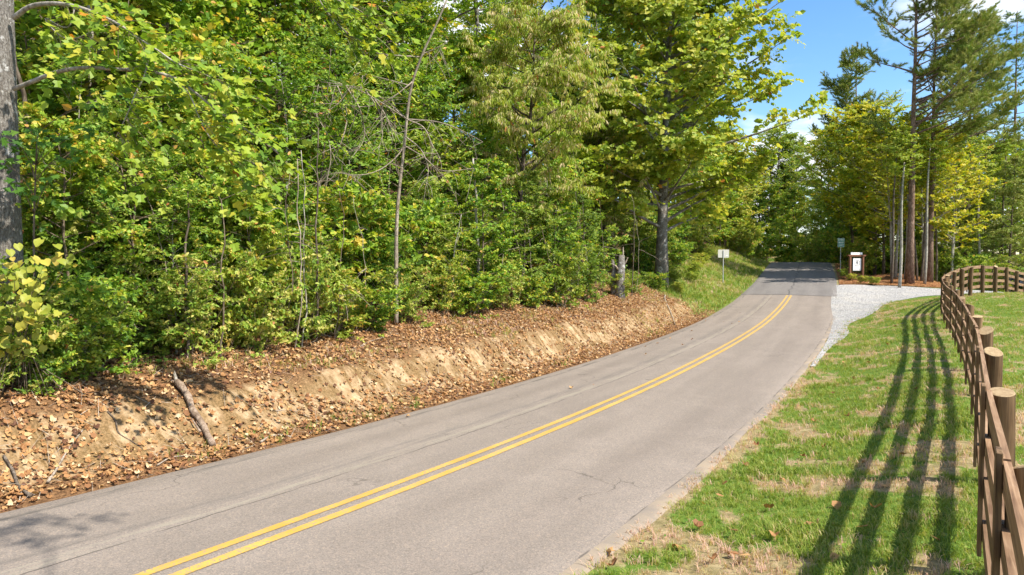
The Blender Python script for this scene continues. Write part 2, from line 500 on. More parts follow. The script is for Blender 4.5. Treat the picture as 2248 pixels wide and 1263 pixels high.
M['wood_rail'] = wood_mat('wood_rail', (.10, .055, .028), (.225, .135, .075), (.36, .24, .145), 'Y')
M['wood_post'] = wood_mat('wood_post', (.05, .027, .013), (.165, .098, .048), (.31, .20, .105), 'Z')
M['wood_end'] = wood_mat('wood_end', (.24, .165, .085), (.36, .255, .14), (.44, .33, .19), 'Z')
M['wood_sign'] = wood_mat('wood_sign', (.10, .042, .022), (.20, .09, .05), (.29, .14, .08), 'Z')

def plain(name, c, rough=.6, spec=.3, metal=0.0, var=.12, sc=6.0):
    q = NT(name)
    a = q.noise(q.objc(), sc, 5)
    col = q.mix(a, tuple(x * (1 - var) for x in c), tuple(min(1, x * (1 + var)) for x in c))
    return q.out(col, rough, spec, None, metal)
M['steel'] = plain('steel', (.46, .46, .45), .45, .5, .6)
M['alum'] = plain('alum', (.58, .56, .50), .5, .4, .3)
M['sign_green'] = plain('sign_green', (.012, .20, .15), .4, .4)
M['white'] = plain('white', (.80, .80, .79), .5, .4, var=.03)
M['black'] = plain('black', (.02, .02, .022), .5, .4)
M['glass_dark'] = plain('glass_dark', (.02, .025, .03), .08, .6)
M['car_blue'] = plain('car_blue', (.02, .035, .08), .25, .6, .2)
M['rubber'] = plain('rubber', (.02, .02, .02), .8, .2)

# asphalt: uv = (s, t)
def asphalt(name, base, dark, seam=True):
    q = NT(name)
    P = q.pos(); uv = q.uv()
    sp = q.n('ShaderNodeSeparateXYZ', {0: uv})
    s_, t_ = sp.outputs[0], sp.outputs[1]
    stretch = q.n('ShaderNodeMapping', {'Vector': uv, 'Scale': (.16, 1.3, 1)}).outputs[0]
    big = q.noise(stretch, 1.0, 4, .6)
    mid = q.noise(P, 1.1, 5, .62)
    grain = q.noise(P, 85.0, 3, .7)
    vor = q.n('ShaderNodeTexVoronoi', {'Vector': P, 'Scale': 85.0}).outputs['Color']
    c = q.mix(q.mr(big, .3, .7), base, dark)
    c = q.mix(q.mr(mid, .45, .75, 0, .4), c, tuple(x * 1.2 for x in base))
    g = q.n('ShaderNodeSeparateColor', {0: vor}).outputs[0]
    c = q.mix(.55, c, q.mix(1.0, c, q.ramp(g, [(0, (.52, .52, .52)), (.45, (.95, .95, .95)), (.8, (1.15, 1.08, 1.02)), (1, (1.6, 1.45, 1.3))]), 'MULTIPLY'))
    c = q.mix(q.mr(grain, .35, .7, 0, .55), c, q.mix(1.0, c, (.6, .58, .57), 'MULTIPLY'))
    # sparse hairline cracks
    wv = q.n('ShaderNodeVectorMath', {0: P, 1: q.n('ShaderNodeVectorMath', {0: q.n('ShaderNodeTexNoise', {'Vector': P, 'Scale': 1.7, 'Detail': 5}).outputs['Color'], 1: (.9, .9, .9)}, operation='MULTIPLY').outputs[0]}, operation='ADD').outputs[0]
    ve = q.n('ShaderNodeTexVoronoi', {'Vector': wv, 'Scale': .42}, feature='DISTANCE_TO_EDGE').outputs[0]
    cm = q.mr(q.noise(P, .33, 3), .52, .60)
    c = q.mix(q.math('MULTIPLY', q.mr(ve, .006, .0015, 0, .55), cm), c, (.06, .052, .045))
    # wheel tracks: worn darker bands
    wob = q.math('MULTIPLY', q.math('SUBTRACT', q.noise(stretch, 1.4, 3), .5), .5)
    tw = q.math('ADD', t_, wob)
    for c0, wd, st_ in ((-1.95, .35, .18), (1.75, .5, .22), (.75, .3, .12)):
        d = q.math('ABSOLUTE', q.math('SUBTRACT', tw, c0))
        k = q.mr(d, wd, 0.0, 0, st_)
        c = q.mix(k, c, q.mix(1.0, c, (.62, .6, .6), 'MULTIPLY'))
    if seam:
        # longitudinal paving joint in the left lane: ravelled pale strip beside a dark line
        tj = q.math('ADD', t_, q.math('MULTIPLY', q.math('SUBTRACT', q.noise(q.n('ShaderNodeMapping', {'Vector': uv, 'Scale': (1.2, 0, 0)}).outputs[0], 1.0, 5), .5), .14))
        d1 = q.math('ABSOLUTE', q.math('ADD', tj, 1.05))
        n1 = q.noise(q.n('ShaderNodeMapping', {'Vector': uv, 'Scale': (.5, 6, 1)}).outputs[0], 2.0, 5)
        c = q.mix(q.math('MULTIPLY', q.mr(d1, .11, .02, 0, .55), q.mr(n1, .4, .6)), c, (.30, .27, .21))
        d2 = q.math('ABSOLUTE', q.math('ADD', tj, .93))
        c = q.mix(q.math('MULTIPLY', q.mr(d2, .016, .004, 0, .8), q.mr(n1, .42, .5)), c, (.05, .045, .04))
        d3 = q.math('ABSOLUTE', q.math('ADD', tj, 1.28))
        c = q.mix(q.math('MULTIPLY', q.mr(d3, .16, .02, 0, .45), q.mr(n1, .35, .65)), c, (.09, .085, .08))
        # edge crumbling darker line at the left edge
        d4 = q.math('ABSOLUTE', q.math('ADD', tj, 2.55))
        c = q.mix(q.math('MULTIPLY', q.mr(d4, .09, .02, 0, .7), q.mr(n1, .4, .62)), c, (.075, .07, .062))
        d5 = q.math('ABSOLUTE', q.math('SUBTRACT', tj, 2.6))
        c = q.mix(q.math('MULTIPLY', q.mr(d5, .022, .006, 0, .75), q.mr(n1, .47, .55)), c, (.06, .052, .045))
    else:
        tj = q.math('ADD', t_, q.math('MULTIPLY', q.math('SUBTRACT', q.noise(q.n('ShaderNodeMapping', {'Vector': uv, 'Scale': (.5, 0, 0)}).outputs[0], 1.0, 5), .5), .8))
        d1 = q.math('ABSOLUTE', q.math('ADD', tj, .1))
        c = q.mix(q.mr(d1, .05, .02, 0, .75), c, (.05, .048, .046))
    return q.out(c, .85, .25, q.bump(q.math('ADD', grain, g), .35, .006))
M['asphalt_old'] = asphalt('asphalt_old', (.262, .226, .195), (.222, .191, .164))
M['asphalt_new'] = asphalt('asphalt_new', (.195, .182, .172), (.165, .154, .147), False)

q = NT('yellow_paint')
P = q.pos()
a = q.noise(P, 34.0, 4, .7); b = q.noise(P, 2.2, 4, .6)
col = q.mix(q.mr(b, .35, .7), (.46, .275, .045), (.54, .34, .075))
col = q.mix(q.math('MULTIPLY', q.mr(a, .48, .60), q.mr(b, .3, .65, .35, .95)), col, (.26, .215, .15))
M['yellow_paint'] = q.out(col, .75, .3, q.bump(a, .3, .004))

q = NT('road_edge')
P = q.pos()
a = q.noise(P, 40.0, 5, .7); b = q.noise(P, 1.6, 5, .65)
col = q.mix(q.mr(b, .35, .68), (.205, .175, .148), (.30, .24, .175))
col = q.mix(q.mr(a, .45, .75, 0, .5), col, (.2, .17, .14))
M['edge_strip'] = q.out(col, .9, .2, q.bump(a, .5, .008))

q = NT('gravel')
P = q.pos()
v = q.n('ShaderNodeTexVoronoi', {'Vector': P, 'Scale': 22.0})
a = q.noise(P, .5, 4, .6); b = q.noise(P, 9.0, 4, .7)
g = q.n('ShaderNodeSeparateColor', {0: v.outputs['Color']}).outputs[0]
col = q.ramp(g, [(0, (.15, .145, .14)), (.35, (.29, .282, .273)), (.8, (.42, .41, .398)), (1, (.56, .55, .54))])
col = q.mix(q.mr(a, .42, .7, 0, .6), col, (.45, .41, .36))
col = q.mix(q.mr(b, .55, .7, 0, .45), col, (.25, .24, .23))
M['gravel'] = q.out(col, .9, .2, q.bump(v.outputs['Distance'], .9, .03))
M['gravel_stone'] = plain('gravel_stone', (.42, .41, .40), .85, .2, var=.35, sc=2.0)

q = NT('mulch')
P = q.pos()
mp = q.n('ShaderNodeMapping', {'Vector': P, 'Scale': (5, 14, 14), 'Rotation': (0, 0, .7)}).outputs[0]
a = q.noise(mp, 2.0, 6, .7, .8); b = q.noise(P, 1.4, 4)
col = q.ramp(a, [(.3, (.10, .04, .018)), (.5, (.24, .105, .045)), (.7, (.42, .22, .10))])
col = q.mix(q.mr(b, .45, .7, 0, .5), col, (.20, .10, .05))
M['mulch'] = q.out(col, .95, .1, q.bump(a, .8, .05))

# left bank: uv = (s, u)
q = NT('bank_soil')
P = q.pos(); uv = q.uv()
sp = q.n('ShaderNodeSeparateXYZ', {0: uv}); s_, u_ = sp.outputs[0], sp.outputs[1]
a = q.noise(P, 1.3, 6, .65); b = q.noise(P, 6.0, 5, .7); f = q.noise(P, 30.0, 4, .7)
mp = q.n('ShaderNodeMapping', {'Vector': uv, 'Scale': (1.6, .5, 1)}).outputs[0]
cstr = q.noise(mp, 2.2, 5, .65, .3)
soil = q.ramp(b, [(.28, (.20, .125, .06)), (.5, (.36, .25, .14)), (.72, (.52, .40, .25))])
soil = q.mix(q.mr(cstr, .44, .58), soil, q.mix(q.mr(f, .4, .6), (.12, .075, .03), (.26, .165, .075)))
soil = q.mix(q.mr(a, .48, .60, 0, .9), soil, q.mix(q.mr(f, .35, .65), (.13, .085, .035), (.27, .17, .08)))
lit = q.ramp(f, [(.32, (.05, .03, .015)), (.5, (.15, .08, .038)), (.7, (.33, .19, .09))])
uw = q.math('ADD', u_, q.math('MULTIPLY', q.math('SUBTRACT', a, .5), 1.1))
col = q.mix(q.mr(uw, 1.15, 1.55), soil, lit)
col = q.mix(q.mr(uw, .55, .25), col, lit)
grs = q.ramp(b, [(.3, (.06, .10, .015)), (.55, (.14, .19, .035)), (.75, (.36, .29, .13))])
sw = q.math('ADD', s_, q.math('MULTIPLY', q.math('SUBTRACT', a, .5), 9.0))
col = q.mix(q.mr(sw, 30.5, 34.0), col, grs)
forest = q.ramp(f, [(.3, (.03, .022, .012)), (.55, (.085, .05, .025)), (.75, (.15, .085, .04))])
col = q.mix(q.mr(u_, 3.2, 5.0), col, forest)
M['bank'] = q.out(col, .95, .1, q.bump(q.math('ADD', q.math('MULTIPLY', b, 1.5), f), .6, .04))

# right-hand ground: uv = (s, distance from road edge)
q = NT('turf_soil')
P = q.pos(); uv = q.uv()
sp = q.n('ShaderNodeSeparateXYZ', {0: uv}); s_, u_ = sp.outputs[0], sp.outputs[1]
a = q.noise(P, .8, 6, .68); b = q.noise(P, 7.0, 5, .7); f = q.noise(P, 45.0, 4, .7)
grs = q.ramp(f, [(.25, (.04, .085, .010)), (.5, (.095, .165, .022)), (.75, (.20, .23, .06))])
soil = q.ramp(b, [(.3, (.15, .125, .055)), (.55, (.28, .225, .115)), (.75, (.42, .34, .2))])
bare = q.mr(q.math('ADD', q.attr('tint'), q.math('MULTIPLY', q.math('SUBTRACT', b, .5), .9)), .35, .65)
col = q.mix(bare, grs, soil)
M['turf'] = q.out(col, .95, .1, q.bump(q.math('ADD', b, f), .5, .03))

# ------------------------------------------------------------------ the large structure: ground, bank, road, drive
def grid_faces(n, m):
    i = np.arange(n - 1)[:, None] * m; j = np.arange(m - 1)[None]
    return np.stack([i + j, i + j + 1, i + m + j + 1, i + m + j], -1).reshape(-1, 4)

def st_sheet(name, sv, tv, zfun, mat, uvfun, smooth=True, tfun=None):
    Sg, Tg = np.meshgrid(sv, tv, indexing='ij')
    x, y = road_xy(Sg.ravel(), Tg.ravel())
    z = zfun(x, y, Sg.ravel(), Tg.ravel())
    uv = uvfun(Sg.ravel(), Tg.ravel())
    me = np_mesh(name, np.stack([x, y, z], -1), grid_faces(len(sv), len(tv))[:, ::-1], mat, tfun(x, y, Sg.ravel(), Tg.ravel()) if tfun else None, uv, smooth)
    return tag(obj(name, me), kind='structure')

def bare_mask(x, y, s, u):
    return sstep(-.11, .15, 1.15 * fbm(x * 2.6 + .8 * fbm(x * .9, y * .9, 94, 2), y * 2.6 + .8 * fbm(x * .9, y * .9, 95, 2), 91, 4) + .35 * fbm(x * .4, y * .4, 96, 2) - .03 - .02 * np.clip(u, 0, 3.2) + .25 * (1 - sstep(.02, .4, u)))
sv = np.concatenate([np.arange(-58, -6, 2.0), np.arange(-6, 44, .14), np.arange(44, 75, .4), np.arange(75, 186, 3.0)])
uvv = np.concatenate([[-.6, -.2, 0], np.arange(.08, 3.6, .09), np.arange(3.8, 8, .4), np.arange(8.5, 30, 1.5), np.arange(32, 47, 3)])
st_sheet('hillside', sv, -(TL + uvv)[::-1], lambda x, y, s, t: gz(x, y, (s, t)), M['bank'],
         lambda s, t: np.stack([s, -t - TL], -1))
sv = np.concatenate([np.arange(-58, -4, 2.0), np.arange(-4, 40, .35), np.arange(40, 75, .6), np.arange(75, 188, 3.0)])
uvv = np.concatenate([[-.6, -.2, 0], np.arange(.1, 8, .22), np.arange(8.3, 20, .7), np.arange(21, 50, 2.0), np.arange(54, 120, 6), [140, 180, 240, 330, 450]])
st_sheet('ground', sv, TR + uvv, lambda x, y, s, t: gz(x, y, (s, t)), M['turf'],
         lambda s, t: np.stack([s, t - TR], -1), tfun=lambda x, y, s, t: bare_mask(x, y, s, t - TR))

SEAM = 42.3
def road_sheet(name, sv, z0, mat, eL, eR, wavy=0.0):
    tl = np.array([0, .02, .06, .15, .3, .5, .7, .85, .94, .98, 1.0])
    V = []; UV = []
    for s in sv:
        a = -(TL + eL + .05 * float(fbm(s * 1.1, 2.0, 31, 4))); b = TR + eR + .06 * float(fbm(s * .9, 5.0, 33, 4))
        for k in tl:
            t = a + (b - a) * k
            ss = s
            if wavy and abs(s - SEAM) < .2: ss = s + wavy * float(fbm(t * .9, 1.0, 41, 3))
            x, y = road_xy(ss, t)
            edge = -.045 if k in (0, 1.0) else 0.0
            V.append((x, y, road_z(ss, t) + z0 + edge)); UV.append((ss, t))
    me = np_mesh(name, V, grid_faces(len(sv), len(tl))[:, ::-1], mat, None, UV, True)
    return tag(obj(name, me), kind='structure')
road_sheet('road', np.concatenate([np.arange(-58, -10, 2.0), np.arange(-10, SEAM + .6, .3)]), 0.0, M['asphalt_old'], 0, 0)
road_sheet('road_resurfaced', np.concatenate([[SEAM, SEAM + .06], np.arange(SEAM + .4, 80, .5), np.arange(80, 185, 3.0)]), 0.014, M['asphalt_new'], .0, .0, wavy=.5)

def strip(name, sv, ta, tb, dz, mat, wob=0.012, seed=1):
    V = []; UV = []
    for s in sv:
        for j, t0 in enumerate((ta, tb)):
            t = t0 + wob * float(fbm(s * 2.3, j * 7.0, seed, 3))
            x, y = road_xy(s, t)
            V.append((x, y, road_z(s, t) + dz)); UV.append((s, t))
    me = np_mesh(name, V, grid_faces(len(sv), 2)[:, ::-1], mat, None, UV, True)
    return obj(name, me)
for k, (a, b) in enumerate(((-.165, -.06), (.06, .165))):
    o = strip('yellow_line', np.arange(-30, SEAM - .1, .25), a, b, .005, M['yellow_paint'], .02, 51 + k)
    tag(o, ['yellow painted road line on the side nearer the wooded bank', 'yellow painted road line on the side nearer the fence'][k], 'road marking', kind='structure')
# crumbling edge strip on the fence side of the road
V = []; UV = []
svx = np.arange(-12, 33, .18)
for s in svx:
    w = .06 + .24 * float(fbm(s * .8, 3.3, 61, 4)) + .05 * float(fbm(s * 4, 3.3, 62, 2))
    for j, t in enumerate((TR - .10, TR + .02, TR + .02 + w * .6, TR + .02 + w)):
        x, y = road_xy(s, t)
        V.append((x, y, road_z(s, t) + (.006, .006, -.012, -.05)[j] + .012 * float(fbm(s * 5, j * 3.0, 63, 2)))); UV.append((s, t))
tag(obj('road_edge', np_mesh('road_edge', V, grid_faces(len(svx), 4)[:, ::-1], M['edge_strip'], None, UV, True)), kind='structure')

def spl(pts, n):
    p = np.array(pts, float)
    d = np.concatenate([[0], np.cumsum(np.linalg.norm(np.diff(p, axis=0), axis=1))])
    # Catmull-Rom through the points
    u = np.linspace(0, d[-1], n)
    m = np.gradient(p, d, axis=0)
    i = np.clip(np.searchsorted(d, u, 'right') - 1, 0, len(p) - 2)
    h = (d[i + 1] - d[i])[:, None]; k = ((u - d[i]) / (d[i + 1] - d[i]))[:, None]
    return ((2 * k**3 - 3 * k**2 + 1) * p[i] + (k**3 - 2 * k**2 + k) * h * m[i] + (-2 * k**3 + 3 * k**2) * p[i + 1] + (k**3 - k**2) * h * m[i + 1])

# gravel drive leaving the road on the right
def re(s, off=0.0):
    x, y = road_xy(s, TR + off)
    return (float(x), float(y))
near = spl([re(17, .2), re(22, .32), re(26, .7), (14.3, 29.9), (17.0, 33.2), (21.0, 38.6), (25.4, 41.9), (31, 44.2), (37, 46.0), (46, 48.0)], 70)
farc = spl([re(17, .1), re(21, .1), re(26, .05), re(32, -.1), re(38, -.35), re(45, -.3), re(49.5, .0), (26.4, 49.1), (29.2, 47.9), (35, 50.0), (45, 53)], 70)
V = []
K = 22
for a, b in zip(near, farc):
    for k in range(K):
        p = a + (b - a) * k / (K - 1)
        V.append((p[0], p[1], 0))
V = np.array(V)
s_, t_ = st(V[:, 0], V[:, 1])
V[:, 2] = np.where(t_ < TR + .2, road_z(s_, t_) + .004, gz(V[:, 0], V[:, 1]) + .02) + .03 * fbm(V[:, 0] * .8, V[:, 1] * .8, 71, 3) * (t_ > TR + .3)
GR_V = V.copy()
tag(obj('gravel_drive', np_mesh('gravel_drive', V, grid_faces(70, K), M['gravel'], None, V[:, :2], True)), kind='structure')
# pale gravel yard glimpsed beyond the far fence
V = []
for a in np.linspace(0, 1, 14):
    for b in np.linspace(0, 1, 8):
        x = 37 + a * 26 + b * 6; y = 49 + b * 11 - a * 2
        V.append((x, y, 0))
V = np.array(V); V[:, 2] = gz(V[:, 0], V[:, 1]) + .05
tag(obj('gravel_yard', np_mesh('gravel_yard', V, grid_faces(14, 8), M['gravel'], None, V[:, :2], True)), kind='structure')

# bark-mulch bed around the signs
ba = spl([re(49.7, .1), re(54, .12), re(60, .12), re(66, .2), re(71, .4)], 40)
bb = spl([(26.2, 49.4), (29.6, 48.6), (32.0, 52.5), (34.0, 58.0), (34.2, 66.0)], 40)
V = []
for a, b in zip(ba, bb):
    for k in range(24):
        p = a + (b - a) * k / 23
        V.append((p[0], p[1], 0))
V = np.array(V)
V[:, 2] = gz(V[:, 0], V[:, 1]) + .03 + .05 * fbm(V[:, 0] * 1.5, V[:, 1] * 1.5, 81, 4)
tag(obj('mulch_bed', np_mesh('mulch_bed', V, grid_faces(40, 24), M['mulch'], None, V[:, :2], True)), kind='structure')

# ------------------------------------------------------------------ fence
PX = np.array(POSTS)
tang = np.gradient(PX[:, :2], axis=0); tang = norm(tang)
outw = np.stack([-tang[:, 1], tang[:, 0]], -1)          # towards the road
fence = thing('fence', 'brown four-rail board fence on round posts curving along the grass verge', 'fence', (PX[0, 0], PX[0, 1], 0))
FO = np.array([PX[0, 0], PX[0, 1], 0])
def post_mesh(r, h, seed):
    rg = np.random.default_rng(seed)
    n = 20; V = []; rows = [(-.35, 1.03), (.0, 1.02), (h * .5, 1.0), (h - .01, .985)]
    a = np.arange(n) * 2 * np.pi / n
    rr = r * (1 + .025 * np.sin(a * 3 + rg.random() * 6))
    slant = rg.uniform(.03, .11)
    az = rg.uniform(0, 6.28)
    for z, k in rows:
        zz = z + (slant * np.cos(a - az) * r / .1 * .5 if z > h * .9 else 0)
        V.append(np.stack([rr * k * np.cos(a), rr * k * np.sin(a), np.full(n, z) + (zz - z)], -1))
    V = np.concatenate(V)
    i = np.arange(3)[:, None] * n; j = np.arange(n)[None]
    Q = np.stack([i + j, i + (j + 1) % n, i + n + (j + 1) % n, i + n + j], -1).reshape(-1, 4)
    me = np_mesh('post', V, Q, M['wood_post'], None, None, True)
    top = V[3 * n:]
    T = np.concatenate([top * [1.0, 1.0, 1], top * [.9, .9, 1] + [0, 0, .006], [[0, 0, top[:, 2].mean() + .006]]])
    q1 = np.stack([np.arange(n), (np.arange(n) + 1) % n, n + (np.arange(n) + 1) % n, n + np.arange(n)], -1)
    t1 = np.stack([n + np.arange(n), n + (np.arange(n) + 1) % n, np.full(n, 2 * n)], -1)
    me2 = np_mesh('cut_end', T, [q1, t1], M['wood_end'], None, None, False)
    return me, me2
PR = .087
for i, p in enumerate(POSTS):
    m1, m2 = post_mesh(PR * random.uniform(.93, 1.08), 1.43 + random.uniform(-.015, .025), 100 + i)
    o = obj('post', m1, fence, np.array(p) - FO)
    o.rotation_euler = (random.uniform(-.02, .02), random.uniform(-.02, .02), 0)
    obj('cut_end', m2, o)
for i in range(len(POSTS) - 1):
    a = PX[i].copy(); b = PX[i + 1].copy()
    a[:2] += outw[i] * (PR + .018); b[:2] += outw[i + 1] * (PR + .018)
    n = 7
    # slight bow so that neighbouring boards run on smoothly
    L = np.linalg.norm(b - a)
    k = np.linspace(0, 1, n)[:, None]
    m0 = np.append(tang[i], 0) * L; m1_ = np.append(tang[i + 1], 0) * L
    m0[2] = m1_[2] = b[2] - a[2]
    C = (2 * k**3 - 3 * k**2 + 1) * a + (k**3 - 2 * k**2 + k) * m0 + (-2 * k**3 + 3 * k**2) * b + (k**3 - k**2) * m1_
    Tn = norm(np.gradient(C[:, :2], axis=0))
    Nn = np.stack([-Tn[:, 1], Tn[:, 0]], -1)
    for r_i, hz in enumerate((1.375, 1.04, .705, .37)):
        w = .145 / 2; th = .034 / 2
        dz0, dz1 = random.uniform(-.018, .018), random.uniform(-.018, .018)
        V = []
        mid = C.mean(0)
        for j in range(n):
            dz = dz0 + (dz1 - dz0) * j / (n - 1)
            gap = 0
            for so, sz in ((-1, -1), (1, -1), (1, 1), (-1, 1)):
                q_ = C[j].copy()
                if j == 0: q_ = q_ + (C[1] - C[0]) / np.linalg.norm(C[1] - C[0]) * .004
                if j == n - 1: q_ = q_ - (C[-1] - C[-2]) / np.linalg.norm(C[-1] - C[-2]) * .004
                V.append((q_[0] + Nn[j, 0] * so * th, q_[1] + Nn[j, 1] * so * th, q_[2] + hz + dz + sz * w))
        V = np.array(V)
        Q = []
        for j in range(n - 1):
            for e in range(4):
                Q.append([j * 4 + e, j * 4 + (e + 1) % 4, j * 4 + 4 + (e + 1) % 4, j * 4 + 4 + e])
        Q += [[3, 2, 1, 0], [(n - 1) * 4 + e for e in range(4)]]
        # board runs along local Y for the grain
        ang = math.atan2(-(b - a)[0], (b - a)[1])
        Rm = np.array([[math.cos(-ang), -math.sin(-ang), 0], [math.sin(-ang), math.cos(-ang), 0], [0, 0, 1]])
        base = np.array([mid[0], mid[1], mid[2] + hz])
        o = obj('rail', np_mesh('rail', (V - base) @ Rm.T, np.array(Q), M['wood_rail']), fence, base - FO)
        o.rotation_euler = (0, 0, ang)
for i in range(len(POSTS)):
    mb = MB()
    mb.box((0, 0, 0), (.03, .145, 1.30), None, .004)
    me = mb.mesh('batten', M['wood_post'])
    ang = math.atan2(-tang[i][0], tang[i][1])
    c = PX[i] + np.append(outw[i] * (PR + .018 + .034), 0) + [0, 0, .84]
    o = obj('batten', me, fence, c - FO)
    o.rotation_euler = (random.uniform(-.012, .012), 0, ang)

# ------------------------------------------------------------------ signs
def text_mesh(body, size, mat, depth=.0015, bold=.0):
    cu = bpy.data.curves.new('lettering', 'FONT')
    cu.body = body; cu.size = size; cu.align_x = 'CENTER'; cu.align_y = 'CENTER'; cu.extrude = depth; cu.offset = bold
    cu.resolution_u = 2
    tmp = bpy.data.objects.new('lettering', cu)
    COL.objects.link(tmp)
    dg = bpy.context.evaluated_depsgraph_get(); dg.update()
    me = bpy.data.meshes.new_from_object(tmp.evaluated_get(dg))
    bpy.data.objects.remove(tmp)
    me.materials.clear(); me.materials.append(mat)
    return me
def plate_mesh(name, w, h, th, r, mat):
    mb = MB(); pts = []
    for cxx, czz, a0 in ((w / 2 - r, h / 2 - r, 0), (-w / 2 + r, h / 2 - r, 90), (-w / 2 + r, -h / 2 + r, 180), (w / 2 - r, -h / 2 + r, 270)):
        for k in range(4):
            a = math.radians(a0 + k * 30); pts.append((cxx + r * math.cos(a), czz + r * math.sin(a)))
    n = len(pts)
    V = [(x, -th / 2, z) for x, z in pts] + [(x, th / 2, z) for x, z in pts] + [(0, -th / 2, 0), (0, th / 2, 0)]
    Q = [[i, n + i, n + (i + 1) % n, (i + 1) % n] for i in range(n)]
    T = [[i, (i + 1) % n, 2 * n] for i in range(n)] + [[n + (i + 1) % n, n + i, 2 * n + 1] for i in range(n)]
    mb.raw(V, Q, T)
    return mb.mesh(name, mat)

# green county sign beside the crest; face towards oncoming camera (local -Y)
Yg = 57.0
xg = (1844.5 - 1124) / FPX * Yg
g0 = np.array([xg, Yg, gz1(xg, Yg)])
gs = thing('county_sign', 'green rectangular county boundary sign on a steel post by the crest', 'road sign', g0, .2)
top = CAM_H + (567 - 523) / FPX * Yg - g0[2]
mb = MB(); mb.box((0, 0, (top - .05) / 2 - .15), (.055, .03, top + .25), None, .006); mb.box((0, -.019, (top - .05) / 2 - .1), (.022, .012, top + .2), None, .003)
obj('post', mb.mesh('post', M['steel']), gs)
zc = top - .37
pl = obj('sign_plate', plate_mesh('sign_plate', .60, .72, .004, .04, M['white']), gs, (0, -.032, zc))
obj('sign_face', plate_mesh('sign_face', .565, .685, .003, .03, M['sign_green']), pl, (0, -.005, 0))
for body, dz in (('ENTERING', .215), ('BRADLEY', .0), ('COUNTY', -.215)):
    o = obj('lettering', text_mesh(body, .150, M['white'], .001, .004), pl, (0, -.0085, dz))
    o.rotation_euler = (math.pi / 2, 0, 0); o.scale = (.72, 1.25, 1)

# timber estate sign
Ym = 51.5
xl = (1863.5 - 1124) / FPX * Ym; xr = (1895.5 - 1124) / FPX * Ym
xm = (xl + xr) / 2
zl, zr_ = gz1(xl, Ym), gz1(xr, Ym - .35)
ms = thing('timber_sign', 'timber framed sign with white hexagon logo panel in the mulch bed', 'sign', (xm, Ym, 0), .22)
ztop = CAM_H + (567 - 563.5) / FPX * Ym
half = (xr - xl) / 2
for sx, zg, yy in ((-half, zl, 0), (half, zr_, -.0)):
    mb = MB(); mb.box((0, 0, 0), (.15, .15, ztop - zg + .5), None, .012)
    obj('post', mb.mesh('post', M['wood_sign']), ms, (sx, yy, (ztop + zg - .5) / 2))
mb = MB()
Vb = [(-half - .24, -.1, .06), (half + .24, -.1, .06), (half + .24, .1, .06), (-half - .24, .1, .06), (-half - .14, -.1, -.06), (half + .14, -.1, -.06), (half + .14, .1, -.06), (-half - .14, .1, -.06)]
mb.raw(Vb, [[0, 1, 2, 3], [7, 6, 5, 4], [4, 5, 1, 0], [6, 7, 3, 2], [5, 6, 2, 1], [7, 4, 0, 3]])
obj('beam', mb.mesh('beam', M['wood_sign']), ms, (0, 0, ztop + .062))
mb = MB(); mb.box((0, 0, 0), (.95, .04, .17), None, .004)
tb = obj('top_board', mb.mesh('top_board', M['white']), ms, (-.02, -.02, ztop + .21))
pz = CAM_H + (567 - 581) / FPX * Ym
mb = MB(); mb.box((0, 0, 0), (.74, .06, .96), None, .004)
pn = obj('panel', mb.mesh('panel', M['black']), ms, (.02, -.02, pz))
for sx in (-.3, .3):
    mb = MB(); mb.tube([(sx, 0, .47), (sx, 0, .62)], .008, 6)
    obj('hanger', mb.mesh('hanger', M['black']), pn)
mb = MB(); mb.box((0, 0, 0), (.66, .01, .88), None, .002)
fc = obj('panel_face', mb.mesh('panel_face', M['white']), pn, (0, -.0335, 0))
mb = MB()                                            # hexagon outline
hx = [(.235 * math.sin(math.radians(60 * k)), .1 + .235 * math.cos(math.radians(60 * k))) for k in range(6)]
for k in range(6):
    (x0, z0), (x1, z1) = hx[k], hx[(k + 1) % 6]
    mb.tube([(x0, 0, z0), (x1, 0, z1)], .011, 4)
tr_ = [((0, -.16), (0, .18)), ((0, -.02), (-.07, .08)), ((0, .02), (.06, .12)), ((0, .06), (-.05, .15)), ((0, -.06), (.055, .03)), ((0, -.1), (-.04, -.03))]
for (x0, z0), (x1, z1) in tr_:
    mb.tube([(x0, 0, z0 + .1), (x1, 0, z1 + .1)], .014, 4)
mb.raw([(-.03, 0, .02), (.03, 0, .02), (.045, 0, .14), (0, 0, .26), (-.045, 0, .14)], None, [[0, 1, 2], [0, 2, 3], [0, 3, 4]])
obj('logo', mb.mesh('logo', M['black']), pn, (0, -.042, 0))
mb = MB(); xx = -.28
for wl in (.05, .03, .06, .04, .05, .07, .03, .05, .04, .06):
    mb.box((xx + wl / 2, 0, -.34), (wl * .8, .004, .028)); xx += wl + .008
obj('caption_line', mb.mesh('caption_line', M['black']), pn, (.01, -.041, 0))

# back of a small traffic sign on the left bank
Yb = 47.5
xb = (1587.5 - 1124) / FPX * Yb
b0 = np.array([xb, Yb, gz1(xb, Yb)])
bs = thing('traffic_sign', 'blank grey back of a small traffic sign on the left grass bank', 'road sign', b0, .1)
tb_ = CAM_H + (567 - 549) / FPX * Yb - b0[2]
mb = MB(); mb.box((0, 0, tb_ / 2 - .2), (.06, .035, tb_ + .36), None, .008)
obj('post', mb.mesh('post', M['steel']), bs)
obj('sign_plate', plate_mesh('sign_plate', .76, .54, .004, .04, M['alum']), bs, (0.02, .024, tb_ - .25))
for z in (-.15, .15):
    mb = MB(); mb.tube([(0, -.03, tb_ - .25 + z), (0, .02, tb_ - .25 + z)], .012, 6)
    obj('bolt', mb.mesh('bolt', M['steel']), bs)
mb = MB(); mb.box((.24, .0165, tb_ - .38), (.12, .002, .05))
obj('sticker', mb.mesh('sticker', M['white']), bs)

